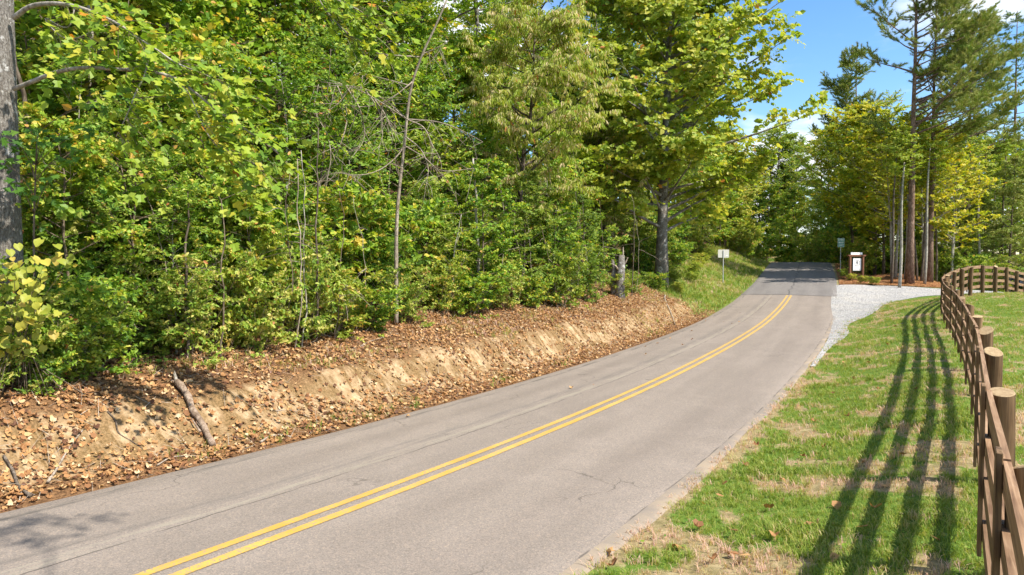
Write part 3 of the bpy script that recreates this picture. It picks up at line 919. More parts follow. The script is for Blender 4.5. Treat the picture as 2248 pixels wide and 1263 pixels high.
# ------------------------------------------------------------------ vegetation builders
LEAF = {
 'oval': (np.array([(0, 0, 0), (-.25, .3, .05), (-.21, .68, .05), (0, 1, -.06), (.21, .68, .05), (.25, .3, .05)], float), np.array([[0, 5, 4, 3], [0, 3, 2, 1]])),
 'lance': (np.array([(0, 0, 0), (-.12, .35, .03), (-.10, .7, -.05), (0, 1, -.22), (.10, .7, -.05), (.12, .35, .03)], float), np.array([[0, 5, 4, 3], [0, 3, 2, 1]])),
 'round': (np.array([(0, 0, 0), (-.36, .12, .05), (-.42, .5, .06), (0, 1, -.08), (.42, .5, .06), (.36, .12, .05)], float), np.array([[0, 5, 4, 3], [0, 3, 2, 1]])),
 'lobed': (np.array([(0, 0, 0), (-.30, -.02, .03), (-.50, .28, .06), (-.22, .47, .02), (-.38, .92, .05), (0, .80, -.04), (.38, .92, .05), (.22, .47, .02), (.50, .28, .06), (.30, -.02, .03)], float),
           np.array([[0, 3, 2, 1], [0, 5, 4, 3], [0, 9, 8, 7], [0, 7, 6, 5]])),
}
def scatter(tm, pos, X, Y, Z, size, tint):
    TV, TF = tm
    size = np.asarray(size, float)
    V = pos[:, None] + size[:, None, None] * (TV[None, :, 0:1] * X[:, None] + TV[None, :, 1:2] * Y[:, None] + TV[None, :, 2:3] * Z[:, None])
    n, k = len(pos), len(TV)
    F = (TF[None] + (np.arange(n) * k)[:, None, None]).reshape(-1, TF.shape[1])
    return V.reshape(-1, 3), F, np.repeat(tint, k)

def leaf_frames(rg, d, nrm):
    Y = norm(d); X = norm(np.cross(Y, nrm)); Z = np.cross(X, Y)
    return X, Y, Z

def spray_leaves(rg, O, A, L, k, size, droop=.25, side=.85, njit=.45, up=1.0, tint0=.45, tvar=.5, outw=None, hang=0.0, djit=.28):
    """k leaves on each twig; returns leaf positions, directions, normals, sizes, tints"""
    n = len(O)
    U = (np.arange(k)[None] + rg.random((n, k))) / k
    U[:, -1] = 1.0
    A = norm(A)
    S = norm(np.cross(A, np.array([0, 0, 1.0])) + rg.normal(0, .12, (n, 3)))
    sg = np.where((np.arange(k) % 2) == 0, 1.0, -1.0)[None].repeat(n, 0)
    sg[:, -1] = 0
    P = O[:, None] + A[:, None] * (L[:, None] * U)[..., None]
    P[..., 2] -= droop * (U ** 2) * L[:, None]
    D = A[:, None] * .55 + S[:, None] * (sg * side)[..., None] + rg.normal(0, djit, (n, k, 3))
    D[..., 2] -= droop + hang
    Nn = np.array([0, 0, up])[None, None] + rg.normal(0, njit, (n, k, 3))
    if outw is not None: Nn = Nn + outw[:, None]
    sz = size * rg.uniform(.65, 1.25, (n, k))
    tb = rg.normal(0, .5 * tvar * .5, (n, 1))
    tn = np.clip(tint0 + tb + rg.normal(0, .5 * tvar * .55, (n, k)), 0, .965)
    odd = rg.random((n, k)) < .012
    tn[odd] = 1.0
    return P.reshape(-1, 3), D.reshape(-1, 3), Nn.reshape(-1, 3), sz.ravel(), tn.ravel()

def rot_z(v, a):
    c, s = np.cos(a), np.sin(a)
    return np.array([v[0] * c - v[1] * s, v[0] * s + v[1] * c, v[2]])

def limb_path(rg, p0, d, L, n=6, bend=.0, jit=.12):
    P = [np.array(p0, float)]; d = np.array(d, float)
    for i in range(n):
        d = d + np.array([0, 0, bend]) / n + rg.normal(0, jit, 3) / math.sqrt(n)
        d = d / np.linalg.norm(d)
        P.append(P[-1] + d * L / n)
    return np.array(P)

def grow(rg, H, r0, cb, R, n_limb, prof, up=.5, bend=.2, sub=5, twigs=5, twig_len=.5, lean=(0, 0), wob=.25, stems=1, spread=.0, az_fn=None, tw_up=.1, sub_len=.42, minr=.006, sides=8, sublvl_from=.25):
    wood = MB(); TO = []; TA = []; TL_ = []; OW = []
    for sI in range(stems):
        a0 = rg.random() * 6.28 + sI * 6.28 / stems
        Hs = H * (1 if stems == 1 else rg.uniform(.75, 1.05))
        n = 9
        k = np.linspace(0, 1, n)
        base = np.array([math.cos(a0), math.sin(a0), 0]) * (.12 * (stems > 1))
        tx = base[0] + lean[0] * Hs * k ** 1.3 + spread * Hs * math.cos(a0) * k ** 1.1 + wob * np.cumsum(rg.normal(0, .35, n)) * k
        ty = base[1] + lean[1] * Hs * k ** 1.3 + spread * Hs * math.sin(a0) * k ** 1.1 + wob * np.cumsum(rg.normal(0, .35, n)) * k
        T = np.stack([tx, ty, Hs * k - .3 * (k == 0)], -1)
        rad = r0 * (1 - .88 * k) * (1 + .35 * np.exp(-k * 22)) / (stems ** .35)
        wood.tube(T, rad, sides)
        nl = max(3, n_limb // stems)
        for i in range(nl):
            f = (i + rg.random()) / nl
            h = cb / H + (1 - cb / H) * f * .985
            p0 = np.array([np.interp(h, k, T[:, c]) for c in range(3)])
            az = i * 2.4 + rg.normal(0, .4) + sI
            if az_fn: az = az_fn(az, f, rg)
            L = R * prof(f) * rg.uniform(.7, 1.2)
            d = np.array([math.cos(az), math.sin(az), up * rg.uniform(.5, 1.4)])
            d /= np.linalg.norm(d)
            P = limb_path(rg, p0, d, L, 6, bend)
            rl = max(minr, min(np.interp(h, k, rad) * .6, .010 + .016 * L))
            wood.tube(P, np.linspace(rl, minr * .7, 7), 5, cap=False)
            for j in range(sub):
                u = sublvl_from + (1 - sublvl_from) * (j + rg.random()) / sub
                q0 = np.array([np.interp(u * 6, range(7), P[:, c]) for c in range(3)])
                dd = P[min(6, int(u * 6) + 1)] - P[max(0, int(u * 6) - 1)]
                dd /= np.linalg.norm(dd) + 1e-9
                sd = (1 if j % 2 else -1) * rg.uniform(.5, 1.15)
                d2 = rot_z(dd, sd) + np.array([0, 0, rg.normal(tw_up, .22)])
                Ls = L * sub_len * rg.uniform(.6, 1.2) * (1.25 - .6 * u)
                P2 = limb_path(rg, q0, d2 / np.linalg.norm(d2), Ls, 4, bend * .4, .2)
                wood.tube(P2, np.linspace(minr, minr * .45, 5), 3, cap=False)
                for m in range(twigs):
                    w = .12 + .88 * (m + rg.random()) / twigs
                    o = np.array([np.interp(w * 4, range(5), P2[:, c]) for c in range(3)])
                    e = P2[min(4, int(w * 4) + 1)] - P2[max(0, int(w * 4) - 1)]
                    e = rot_z(e / (np.linalg.norm(e) + 1e-9), (1 if m % 2 else -1) * rg.uniform(.3, 1.2)) + np.array([0, 0, rg.normal(0, .25)])
                    TO.append(o); TA.append(e); TL_.append(twig_len * rg.uniform(.6, 1.3))
                    OW.append(d)
    return wood, np.array(TO), norm(np.array(TA)), np.array(TL_), np.array(OW)

def twig_tris(O, A, L, w=.004, droop=.2):
    S = norm(np.cross(A, [0, 0, 1.0])) * w
    E = O + A * L[:, None]; E[:, 2] -= droop * L
    V = np.stack([O - S, O + S, E], 1).reshape(-1, 3)
    F = np.arange(len(V)).reshape(-1, 3)
    return V, F

def make_tree(name, seed, bark, leafm, leaf, k, size, droop=.25, njit=.38, tint0=.45, tvar=.5, side=.85, outk=.9, up=.75, twc=.5, drop_frac=0.0, hang=0.0, djit=.28, clump=.0, **g):
    rg = np.random.default_rng(seed)
    wood, O, A, L, OW = grow(rg, **g)
    keep = np.repeat(rg.random(len(O) // 3 + 1) >= drop_frac, 3)[:len(O)] & (rg.random(len(O)) >= drop_frac * .4)
    big = g.get('twigs', 5)
    keep &= np.repeat(rg.random(len(O) // big + 1) >= clump, big)[:len(O)]
    P, D, Nn, sz, tn = spray_leaves(rg, O[keep], A[keep], L[keep], k, size, droop, side, njit, up, tint0, tvar, OW[keep] * outk, hang, djit)
    X, Y, Z = leaf_frames(rg, D, Nn)
    V, F, T = scatter(LEAF[leaf], P, X, Y, Z, sz, tn)
    crown = np_mesh(name + '_leaves', V, F, M[leafm], T)
    tv, tf = twig_tris(O, A, L, droop=droop)
    wood.raw(tv, None, tf)
    return wood.mesh(name + '_wood', M[bark], True), crown

NEED = []
def needle_template(seed, n=16):
    rg = np.random.default_rng(seed)
    V = []; F = []
    for i in range(n):
        a = rg.random() * 6.28; sp = rg.uniform(.15, .75)
        d = np.array([math.cos(a) * sp, 1 * (1 - sp * .35), math.sin(a) * sp]); d /= np.linalg.norm(d)
        b = np.array([0, rg.uniform(-.35, .2), 0])
        s = np.cross(d, [rg.normal(), rg.normal(), rg.normal()]); s = s / np.linalg.norm(s) * .045
        L = rg.uniform(.7, 1.1)
        V += [b - s, b + s, b + d * L]; F.append([i * 3, i * 3 + 1, i * 3 + 2])
    return np.array(V), np.array(F)
def make_pine(name, seed, tufts=3, nsize=.17, tint0=.5, **g):
    rg = np.random.default_rng(seed)
    wood, O, A, L, OW = grow(rg, **g)
    Ps = []; Ds = []
    for j in range(tufts):
        u = (j + 1.0) / tufts
        Ps.append(O + A * (L * u)[:, None]); Ds.append(A + rg.normal(0, .35, A.shape) + [0, 0, .15])
    P = np.concatenate(Ps); D = np.concatenate(Ds)
    X, Y, Z = leaf_frames(rg, D, rg.normal(0, 1, D.shape))
    tn = np.clip(tint0 + rg.normal(0, .22, len(P)), 0, 1)
    V, F, T = scatter(needle_template(seed), P, X, Y, Z, nsize * rg.uniform(.7, 1.25, len(P)), tn)
    crown = np_mesh(name + '_needles', V, F, M['needle'], T)
    tv, tf = twig_tris(O, A, L, w=.006, droop=0)
    wood.raw(tv, None, tf)
    return wood.mesh(name + '_wood', M['bark_pine'], True), crown

dome = lambda f: math.sin(math.pi * min(1, .22 + .70 * f)) ** .8
ovoid = lambda f: (.55 + .9 * f) if f < .4 else max(.12, 1.1 - 1.0 * (f - .3))
flat = lambda f: 1.0 - .45 * f
pinep = lambda f: max(.12, 1.0 - .75 * f)

PROTO = {}
for i in range(3):
    PROTO['hard%d' % i] = make_tree('hardwood', 200 + i, 'bark_brown', ['leaf_green', 'leaf_lime', 'leaf_green'][i], 'oval', 14, [.15, .14, .17][i], tint0=[.5, .5, .58][i], tvar=.65, clump=.22,
        H=11, r0=.13, cb=1.6, R=2.8, n_limb=30, prof=ovoid, up=.45, bend=.15, sub=7, twigs=5, twig_len=.6)
for i in range(2):
    PROTO['edge%d' % i] = make_tree('edge_tree', 210 + i, 'twig', ['leaf_shrub', 'leaf_green'][i], ['oval', 'round'][i], 12, [.11, .12][i], tint0=[.5, .55][i], tvar=.75, njit=.6, djit=.5, clump=.25,
        H=7.5, r0=.07, cb=.4, R=2.1, n_limb=34, prof=ovoid, up=.4, bend=.0, sub=7, twigs=5, twig_len=.5, wob=.3)
for i in range(2):
    PROTO['tall%d' % i] = make_tree('tall_tree', 215 + i, ['bark_brown', 'bark_grey'][i], ['leaf_green', 'leaf_lime'][i], 'oval', 13, .16, tint0=.5, tvar=.65, clump=.18,
        H=16, r0=.17, cb=5.0, R=3.4, n_limb=30, prof=dome, up=.35, bend=.05, sub=7, twigs=5, twig_len=.65, wob=.3)
PROTO['dark0'] = make_tree('shade_tree', 220, 'bark_brown', 'leaf_dark', 'oval', 14, .18, tint0=.55, H=12, r0=.15, cb=1.2, R=3.1, n_limb=32, prof=ovoid, up=.4, bend=.1, sub=6, twigs=5, twig_len=.55)
for i in range(3):
    PROTO['sap%d' % i] = make_tree('sapling', 230 + i, ['twig', 'bark_pale', 'bark_brown'][i], ['leaf_shrub', 'leaf_green', 'leaf_lime'][i], ['oval', 'oval', 'round'][i], 10, [.085, .095, .10][i], tint0=.48,
        H=5, r0=.036, cb=1.1, R=1.35, n_limb=22, prof=ovoid, up=.5, bend=.0, sub=4, twigs=4, twig_len=.34, wob=.2, minr=.004)
for i in range(4):
    PROTO['shrub%d' % i] = make_tree('shrub', 250 + i, ['twig', 'dead_wood', 'twig', 'dead_wood'][i], ['leaf_shrub', 'leaf_lime', 'leaf_shrub', 'leaf_green'][i], ['oval', 'oval', 'round', 'oval'][i], 9, [.085, .11, .08, .125][i], tint0=[.5, .5, .58, .5][i], tvar=.75, drop_frac=.3, njit=.75, djit=.6, droop=.35,
        H=1.9, r0=.016, cb=.02, R=.75, n_limb=84, prof=flat, up=.5, bend=.1, sub=4, twigs=3, twig_len=.22, stems=12, spread=.42, wob=.18, minr=.0025, sides=5)
PROTO['big'] = make_tree('big_tree', 260, 'bark_grey', 'leaf_lime', 'round', 11, .25, tint0=.72, tvar=.6, H=21, r0=.34, cb=2.9, R=6.8, n_limb=84, prof=lambda f: 1.02 if f < .45 else max(.2, 1.35 - 1.1 * f), up=.22, bend=-.05, sub=9, twigs=6, twig_len=.8, sublvl_from=.2, wob=.2, droop=.3, sub_len=.36)
PROTO['sour'] = make_tree('sourwood', 261, 'bark_brown', 'leaf_sour', 'lance', 13, .19, droop=.25, side=.6, njit=.5, tint0=.68, tvar=.6, hang=1.1, up=.5,
    H=9.8, r0=.14, cb=2.0, R=3.4, n_limb=42, prof=ovoid, bend=-.2, sub=8, twigs=6, twig_len=.45, lean=(.06, -.05), tw_up=0)
PROTO['maple0'] = make_tree('maple', 262, 'bark_pale', 'leaf_yellow', 'round', 10, .19, tint0=.72, tvar=.7, H=13.5, r0=.15, cb=4.2, R=3.6, n_limb=44, prof=dome, bend=.15, sub=7, twigs=5, twig_len=.6, stems=2, spread=.05, drop_frac=.38)
PROTO['maple1'] = make_tree('maple', 263, 'bark_brown', 'leaf_yellow', 'round', 10, .19, tint0=.62, tvar=.6, H=12, r0=.12, cb=2.6, R=3.3, n_limb=38, prof=dome, bend=.2, sub=7, twigs=5, twig_len=.55, drop_frac=.3)
swept = lambda az, f, rg: az if rg.random() < .45 else rg.normal(-.15, .55)
PROTO['pine0'] = make_pine('pine', 270, H=25, r0=.26, cb=10.5, R=6.0, n_limb=46, prof=lambda f: max(.15, 1.0 - .55 * f), up=.42, bend=.25, sub=9, twigs=6, twig_len=.5, az_fn=swept, wob=.12, sublvl_from=.3, sub_len=.36, tufts=5, nsize=.27, tint0=.8)
PROTO['pine1'] = make_pine('pine', 271, H=21, r0=.22, cb=9.0, R=4.4, n_limb=30, prof=lambda f: max(.15, 1.0 - .5 * f), up=.3, bend=.2, sub=8, twigs=6, twig_len=.5, az_fn=swept, wob=.2, sublvl_from=.35, tufts=5, nsize=.27, tint0=.8)
PROTO['pine2'] = make_pine('pine', 272, H=23, r0=.20, cb=7.5, R=2.8, n_limb=46, prof=lambda f: .5 + .7 * f if f < .6 else max(.2, 1.5 - 1.25 * f), up=.05, bend=.15, sub=4, twigs=4, twig_len=.4, wob=.15, sublvl_from=.45, tufts=4, nsize=.25)
PROTO['feather'] = make_tree('feathery_tree', 280, 'bark_brown', 'needle', 'lance', 14, .22, droop=.35, tint0=.85, H=12, r0=.13, cb=1.5, R=3.0, n_limb=34, prof=lambda f: max(.15, 1.05 - .85 * f), up=.05, bend=-.1, sub=6, twigs=5, twig_len=.5)
PROTO['low'] = make_tree('low_shrub', 290, 'twig', 'leaf_lime', 'oval', 8, .06, tint0=.6, H=.7, r0=.010, cb=.06, R=.35, n_limb=40, prof=flat, up=.6, sub=3, twigs=3, twig_len=.14, stems=8, spread=.5, wob=.06, minr=.002, sides=4)

def plant(proto, name, label, cat, x, y, rz=0.0, scale=1.0, group=None, dz=0.0, parts=('trunk', 'crown')):
    t = thing(name, label, cat, (x, y, gz1(x, y) + dz), rz, group, scale)
    w, c = PROTO[proto]
    obj(parts[0], w, t); obj(parts[1], c, t)
    return t
ORD = ['leftmost', 'second from the left', 'third from the left', 'fourth from the left', 'fifth from the left', 'sixth from the left', 'seventh from the left', 'eighth from the left', 'ninth from the left', 'tenth from the left', 'eleventh from the left', 'twelfth from the left', 'thirteenth from the left', 'fourteenth from the left', 'fifteenth from the left', 'sixteenth from the left']
rr = random.Random(5)

# --- trees on the wooded hillside, row by row
rows = [
 (8.5, [90, 230, 370, 490, 610, 720, 830, 950, 1070, 1190, 1300], ['tall0', 'tall1', 'tall0', 'tall1', 'tall0', 'tall1', 'tall0', 'tall0', 'tall1', 'tall0', 'tall1'], (.9, 1.15), 'green hardwoods just behind the roadside brush', 'high-crowned hardwood behind the brush'),
 (15.0, [-60, 150, 330, 500, 660, 800, 940, 1070, 1200, 1330], ['dark0', 'hard2', 'dark0', 'hard0', 'dark0', 'hard2', 'hard0', 'dark0', 'hard1', 'dark0'], (1.0, 1.3), 'shaded trees partway up the wooded hillside', 'shaded tree partway up the wooded hillside'),
 (24.0, [-80, 100, 280, 450, 610, 770, 920, 1060, 1190, 1310, 1430], ['dark0', 'hard2', 'hard0', 'dark0', 'hard0', 'dark0', 'hard2', 'dark0', 'hard0', 'hard2', 'dark0'], (1.25, 1.6), 'tall trees high on the wooded hillside', 'tall tree high on the wooded hillside'),
]
for u, cols, kinds, (s0, s1), grp, lab in rows:
    for i, (px, kd) in enumerate(zip(cols, kinds)):
        x, y = left_at(px + rr.uniform(-25, 25), u + rr.uniform(-1.5, 1.5))
        plant(kd, 'hardwood_tree', '%s, %s in its row' % (lab, ORD[i]), 'tree', x, y, rr.random() * 6.28, rr.uniform(s0, s1), grp)

# --- low-branched trees at the wood's edge and undergrowth further up
for i, px in enumerate([130, 200, 300, 400, 500, 600, 700, 800, 900, 1000, 1090, 1180, 1260, 1335, 1400]):
    x, y = left_at(px + rr.uniform(-20, 20), rr.uniform(5.6, 7.4))
    plant('edge%d' % (i % 2), 'edge_tree', 'low-branched leafy tree at the edge of the wood, %s' % ORD[i], 'tree', x, y, rr.random() * 6.28, rr.uniform(.8, 1.15), 'low-branched trees along the edge of the wood')
for i, (px, u) in enumerate([(1180, 9), (1240, 10), (1300, 9), (1350, 10.5), (1400, 9.5), (1440, 11), (1480, 12), (1300, 15), (1400, 16), (1470, 18), (1530, 13), (1590, 12), (640, 11), (760, 12), (880, 12), (1000, 12)]):
    x, y = left_at(px, u)
    plant('edge%d' % (i % 2), 'slope_tree', 'small leafy tree on the upper slope, %s' % ORD[sorted([1180, 1240, 1300.5, 1350, 1400, 1440, 1480, 1300, 1400.5, 1470, 1530, 1590, 640, 760, 880, 1000]).index(sorted([1180, 1240, 1300.5, 1350, 1400, 1440, 1480, 1300, 1400.5, 1470, 1530, 1590, 640, 760, 880, 1000])[i])], 'tree', x, y, rr.random() * 6.28, rr.uniform(1.0, 1.3), 'small trees on the slope')
# --- saplings behind the brush
cols = [110, 200, 280, 360, 440, 530, 610, 690, 770, 860, 950, 1040, 1120, 1200, 1280, 1345]
for i, px in enumerate(cols):
    x, y = left_at(px + rr.uniform(-15, 15), rr.uniform(4.6, 6.6))
    plant('sap%d' % [0, 1, 2, 1, 0, 2, 1, 0, 1, 0, 2, 1, 0, 1, 2, 0][i], 'sapling', 'thin-stemmed leafy sapling rising out of the bank brush, %s of the row' % ORD[i], 'sapling', x, y, rr.random() * 6.28, rr.uniform(.85, 1.25), 'saplings rising out of the roadside brush', parts=('stem', 'crown'))

# --- roadside brush at the top of the bank
bl = ['yellow-green small-leaved bush', 'lime-green leafy bush', 'pale round-leaved bush', 'deep green broad-leaved bush']
fr = [-60, 105, 170, 250, 330, 410, 490, 570, 650, 730, 810, 885, 960, 1035, 1105, 1175, 1240, 1300, 1350, 1400, 1440]
for i, px in enumerate(fr):
    k = [2, 0, 3, 0, 2, 0, 1, 2, 0, 1, 3, 0, 1, 3, 0, 3, 1, 0, 1, 0, 3][i]
    x, y = left_at(px + rr.uniform(-12, 12), rr.uniform(2.5, 3.2))
    side = ORD[i] if i < 10 else ['directly above the paler soil scar', 'below the hanging dead twigs', 'in the middle of the bank top', 'right of the bank middle', 'below the drooping-leaved tree', 'under the dark thicket', 'left of the broken snag', 'at the foot of the broken snag', 'between the snag and the thick trunk', 'beside the thick grey trunk', 'right at the thick grey trunk foot'][i - 10]
    plant('shrub%d' % k, 'roadside_bush', ('%s, %s along the bank top' if i < 10 else '%s on the bank, %s') % (bl[k], side), 'bush', x, y, rr.random() * 6.28, (lambda w: (w, w, w * rr.uniform(.7, 1.3)))(rr.uniform(.65, .95)) if i < 18 else rr.uniform(.45, .6), 'brush along the top of the bank', dz=-.14, parts=('stems', 'foliage'))
bk = [120, 165, 240, 325, 405, 490, 575, 660, 745, 830, 915, 1000, 1085, 1165, 1245, 1320]
for i, px in enumerate(bk):
    k = rr.randrange(4)
    x, y = left_at(px + rr.uniform(-15, 15), rr.uniform(4.0, 4.8))
    plant('shrub%d' % k, 'thicket_bush', '%s in the thicket behind the front bushes, %s' % (bl[k], ORD[i]), 'bush', x, y, rr.random() * 6.28, rr.uniform(1.05, 1.4), 'thicket behind the front row of bushes', parts=('stems', 'foliage'))
# along the grassy bank beyond the thick trunk
_bo = [8, 7, 12, 9, 13, 10, 0, 11, 1, 2, 3, 4, 5, 6]
for i, (px, u, k, sc) in enumerate([(1490, 4.2, 3, .9), (1530, 4.6, 1, 1.1), (1570, 5.2, 3, 1.2), (1610, 5.0, 0, 1.1), (1650, 5.6, 1, 1.2), (1690, 5.6, 3, 1.3), (1730, 5.5, 1, 1.2), (1410, 4.6, 3, 1.1), (1385, 5.2, 1, 1.3), (1435, 5.6, 0, 1.4), (1475, 6.2, 3, 1.5), (1510, 6.5, 1, 1.5), (1420, 7.5, 3, 1.6), (1465, 8.5, 1, 1.7)]):
    x, y = left_at(px, u)
    plant('shrub%d' % k, 'bank_bush', '%s around and past the thick trunk, %s' % (bl[k], ORD[_bo.index(i)]), 'bush', x, y, i * 1.3, sc, 'bushes above the grassy bank', parts=('stems', 'foliage'))

# --- the sourwood and the big light-green tree
x, y = left_at(1130, 4.3)
plant('sour', 'sourwood_tree', 'broad tree with long drooping pale green leaves over the bank', 'tree', x, y, .4, 1.0)
x, y = left_at(1330, 6.0)
plant('sour', 'sourwood_tree', 'smaller drooping-leaved tree just left of the thick grey trunk', 'tree', x, y, 2.6, .95)
BX, BY = left_at(1452, 3.3)
plant('big', 'large_tree', 'large lime-green tree with thick pale trunk beside the traffic sign', 'tree', BX, BY, .9, 1.0)
# trees of the left side beyond it
for i, (px, u, kd, sc) in enumerate([(1500, 8, 'dark0', 1.2), (1560, 9, 'hard2', 1.5), (1620, 8.5, 'hard1', 1.3), (1665, 8.5, 'hard0', 1.4), (1705, 8, 'hard1', 1.35), (1735, 9, 'feather', 1.5), (1600, 16, 'dark0', 1.7), (1690, 17, 'hard2', 1.7), (1720, 5.5, 'edge1', 1.4), (1745, 6, 'hard2', 1.5), (1650, 12, 'edge0', 1.6), (1540, 13, 'edge1', 1.6)]):
    x, y = left_at(px, u)
    plant(kd, 'roadside_tree', 'green tree on the left bank towards the crest, %s of its group' % ORD[i], 'tree', x, y, i * 1.9, sc, 'trees on the left bank towards the crest')

# thick growth on the outside of the bend past the crest
for i, (s_c, u_c, kd, sc) in enumerate([(76, 5.0, 'edge0', .8), (79, 3.8, 'edge1', .9), (81, 3.4, 'edge0', 1.1), (84, 3.0, 'edge1', 1.1), (87, 3.4, 'edge0', 1.2), (90, 3.0, 'edge1', 1.2), (95, 3.5, 'edge0', 1.3), (100, 3.5, 'edge1', 1.4), (76, 7.5, 'hard1', 1.2), (83, 7, 'hard1', 1.5), (91, 7.5, 'hard1', 1.5), (99, 8, 'hard1', 1.6), (107, 7, 'hard1', 1.7), (106, 4, 'edge1', 1.5)]):
    x, y = road_xy(s_c, TR + u_c)
    plant(kd, 'bend_tree', 'leafy tree closing the view past the road crest, %s' % ['first', 'third', 'fifth', 'seventh', 'ninth', 'eleventh', 'twelfth', 'thirteenth', 'second', 'fourth', 'sixth', 'eighth', 'tenth', 'last'][i] + ' one going away', 'tree', float(x), float(y), i * 2.1, sc, 'trees on the bend past the crest')
for i, (px_, u_, k_, sc_) in enumerate([(15, 2.0, 0, .62), (85, 2.1, 3, .5), (140, 2.3, 1, .55)]):
    x, y = left_at(px_, u_)
    plant('shrub%d' % k_, 'front_bush', ['small yellow-green bush under the yellow heart-leaved shrub', 'small deep green bush right of the yellow heart-leaved shrub', 'small lime bush at the bank top near the left edge'][i], 'bush', x, y, i, sc_, dz=-.1, parts=('stems', 'foliage'))

# trees lining the left side up to the bend
for i, (s_c, u_c, kd, sc) in enumerate([(56, 5.5, 'edge0', 1.1), (60, 5.0, 'edge1', 1.2), (64, 5.0, 'edge0', 1.2), (68, 4.5, 'edge1', 1.2), (72, 4.5, 'edge0', 1.2), (76, 4.2, 'edge1', 1.2), (81, 4.0, 'edge0', 1.3), (58, 9.5, 'hard1', 1.4), (65, 9, 'hard0', 2.0), (72, 9, 'hard1', 2.2), (79, 8.5, 'hard0', 2.1), (87, 8, 'hard1', 2.0), (62, 14, 'hard0', 2.1), (70, 14, 'hard1', 2.2)]):
    x, y = road_xy(s_c, -(TL + u_c))
    plant(kd, 'verge_tree', 'leafy tree lining the left side before the bend, %s one going up the road' % ['first', 'third', 'fifth', 'eighth', 'tenth', 'eleventh', 'thirteenth', 'second', 'sixth', 'ninth', 'twelfth', 'last', 'fourth', 'seventh'][i], 'tree', float(x), float(y), i * 1.4, sc, 'trees lining the left side up to the bend')

# tree behind the viewpoint; the tip of one limb shades the road at the left
bt = plant('hard1', 'overhanging_tree', 'leafy tree behind the viewpoint with one long limb over the road', 'tree', 9.0, -6.0, .5, 1.05)
B0 = np.array([9.0, -6.0, gz1(9.0, -6.0)])
def inv(p): 
    d = (np.array(p) - B0) / 1.05; c_, s__ = math.cos(-.5), math.sin(-.5)
    return np.array([d[0] * c_ - d[1] * s__, d[0] * s__ + d[1] * c_, d[2]])
sdir = np.array([to_sun[0], to_sun[1], to_sun[2]]) / to_sun[2]
tips = [np.array([x_, y_, 0]) + sdir * 9.0 for x_, y_ in ((-4.45, 6.55), (-4.1, 6.75), (-4.75, 6.35), (-4.35, 6.15), (-4.6, 6.8))]
mb = MB(); mb.tube(spl([inv((8.8, -5.8, 6.5)), inv((6, -2.5, 8.3)), inv((3.6, .6, 9.1)), inv(tips[0] + [.4, -.4, 0])], 16), np.linspace(.05, .012, 16), 6)
obj('long_limb', mb.mesh('long_limb', M['bark_brown'], True), bt)
rq = np.random.default_rng(31)
O_ = np.array([inv(tp + rq.normal(0, .09, 3)) for tp in tips for _ in range(7)]); A_ = norm(rq.normal(0, 1, O_.shape) * [1, 1, .4])
Pp, D, Nn, sz, tn = spray_leaves(rq, O_, A_, np.full(len(O_), .22), 5, .10)
X, Y, Z = leaf_frames(rq, D, Nn)
V, F, T = scatter(LEAF['oval'], Pp, X, Y, Z, sz, tn)
obj('limb_leaves', np_mesh('limb_leaves', V, F, M['leaf_lime'], T), bt)

for i, (s_c, sd, u_c, sc) in enumerate([(74, 1, 2.0, 1.6), (78, 1, 2.2, 1.9), (83, 1, 2.4, 2.1), (88, 1, 2.4, 2.2), (94, 1, 2.6, 2.3), (100, 1, 2.6, 2.4), (107, 1, 2.6, 2.5), (70, -1, 2.6, 1.5), (75, -1, 2.8, 1.7), (80, -1, 2.8, 1.8), (86, -1, 2.8, 2.0), (114, 1, 2.8, 2.6)]):
    x, y = road_xy(s_c, (TR + u_c) if sd > 0 else -(TL + u_c))
    plant('shrub%d' % [1, 3, 0, 1][i % 4], 'bend_bush', 'leafy bush at the %s edge of the road past its crest, %s one' % ('outer' if sd > 0 else 'inner', ['first', 'second', 'third', 'fourth', 'fifth', 'sixth', 'seventh', 'first', 'second', 'third', 'fourth', 'last'][i]), 'bush', float(x), float(y), i * 1.7, sc, 'bushes along the bend past the crest', dz=-.1, parts=('stems', 'foliage'))
# growth that breaks the line of the front bushes
for i, (px, u, kd, sc) in enumerate([(150, 3.4, 'edge1', .5), (290, 3.3, 'edge0', .55), (385, 3.0, 'sap1', .6), (460, 3.5, 'edge1', .6), (545, 3.0, 'sap2', .6), (625, 4.0, 'edge0', .45), (705, 3.0, 'sap0', .4), (790, 4.2, 'edge1', .45), (870, 3.2, 'sap1', .4), (935, 4.0, 'edge0', .45), (1060, 3.2, 'edge1', .6), (1150, 3.2, 'dark0', .36), (1215, 3.2, 'edge1', .55), (1275, 3.2, 'dark0', .34)]):
    x, y = left_at(px, u)
    plant(kd, 'young_tree', 'young leafy tree pushing through the front bushes, %s' % ORD[i], 'tree', x, y, i * 2.3, sc, 'young trees among the front bushes', dz=-.1)
x, y = left_at(1590, 4.6)
plant('big', 'lime_tree', 'smaller lime-green tree on the grassy bank behind the traffic sign', 'tree', x, y, 3.9, .55)

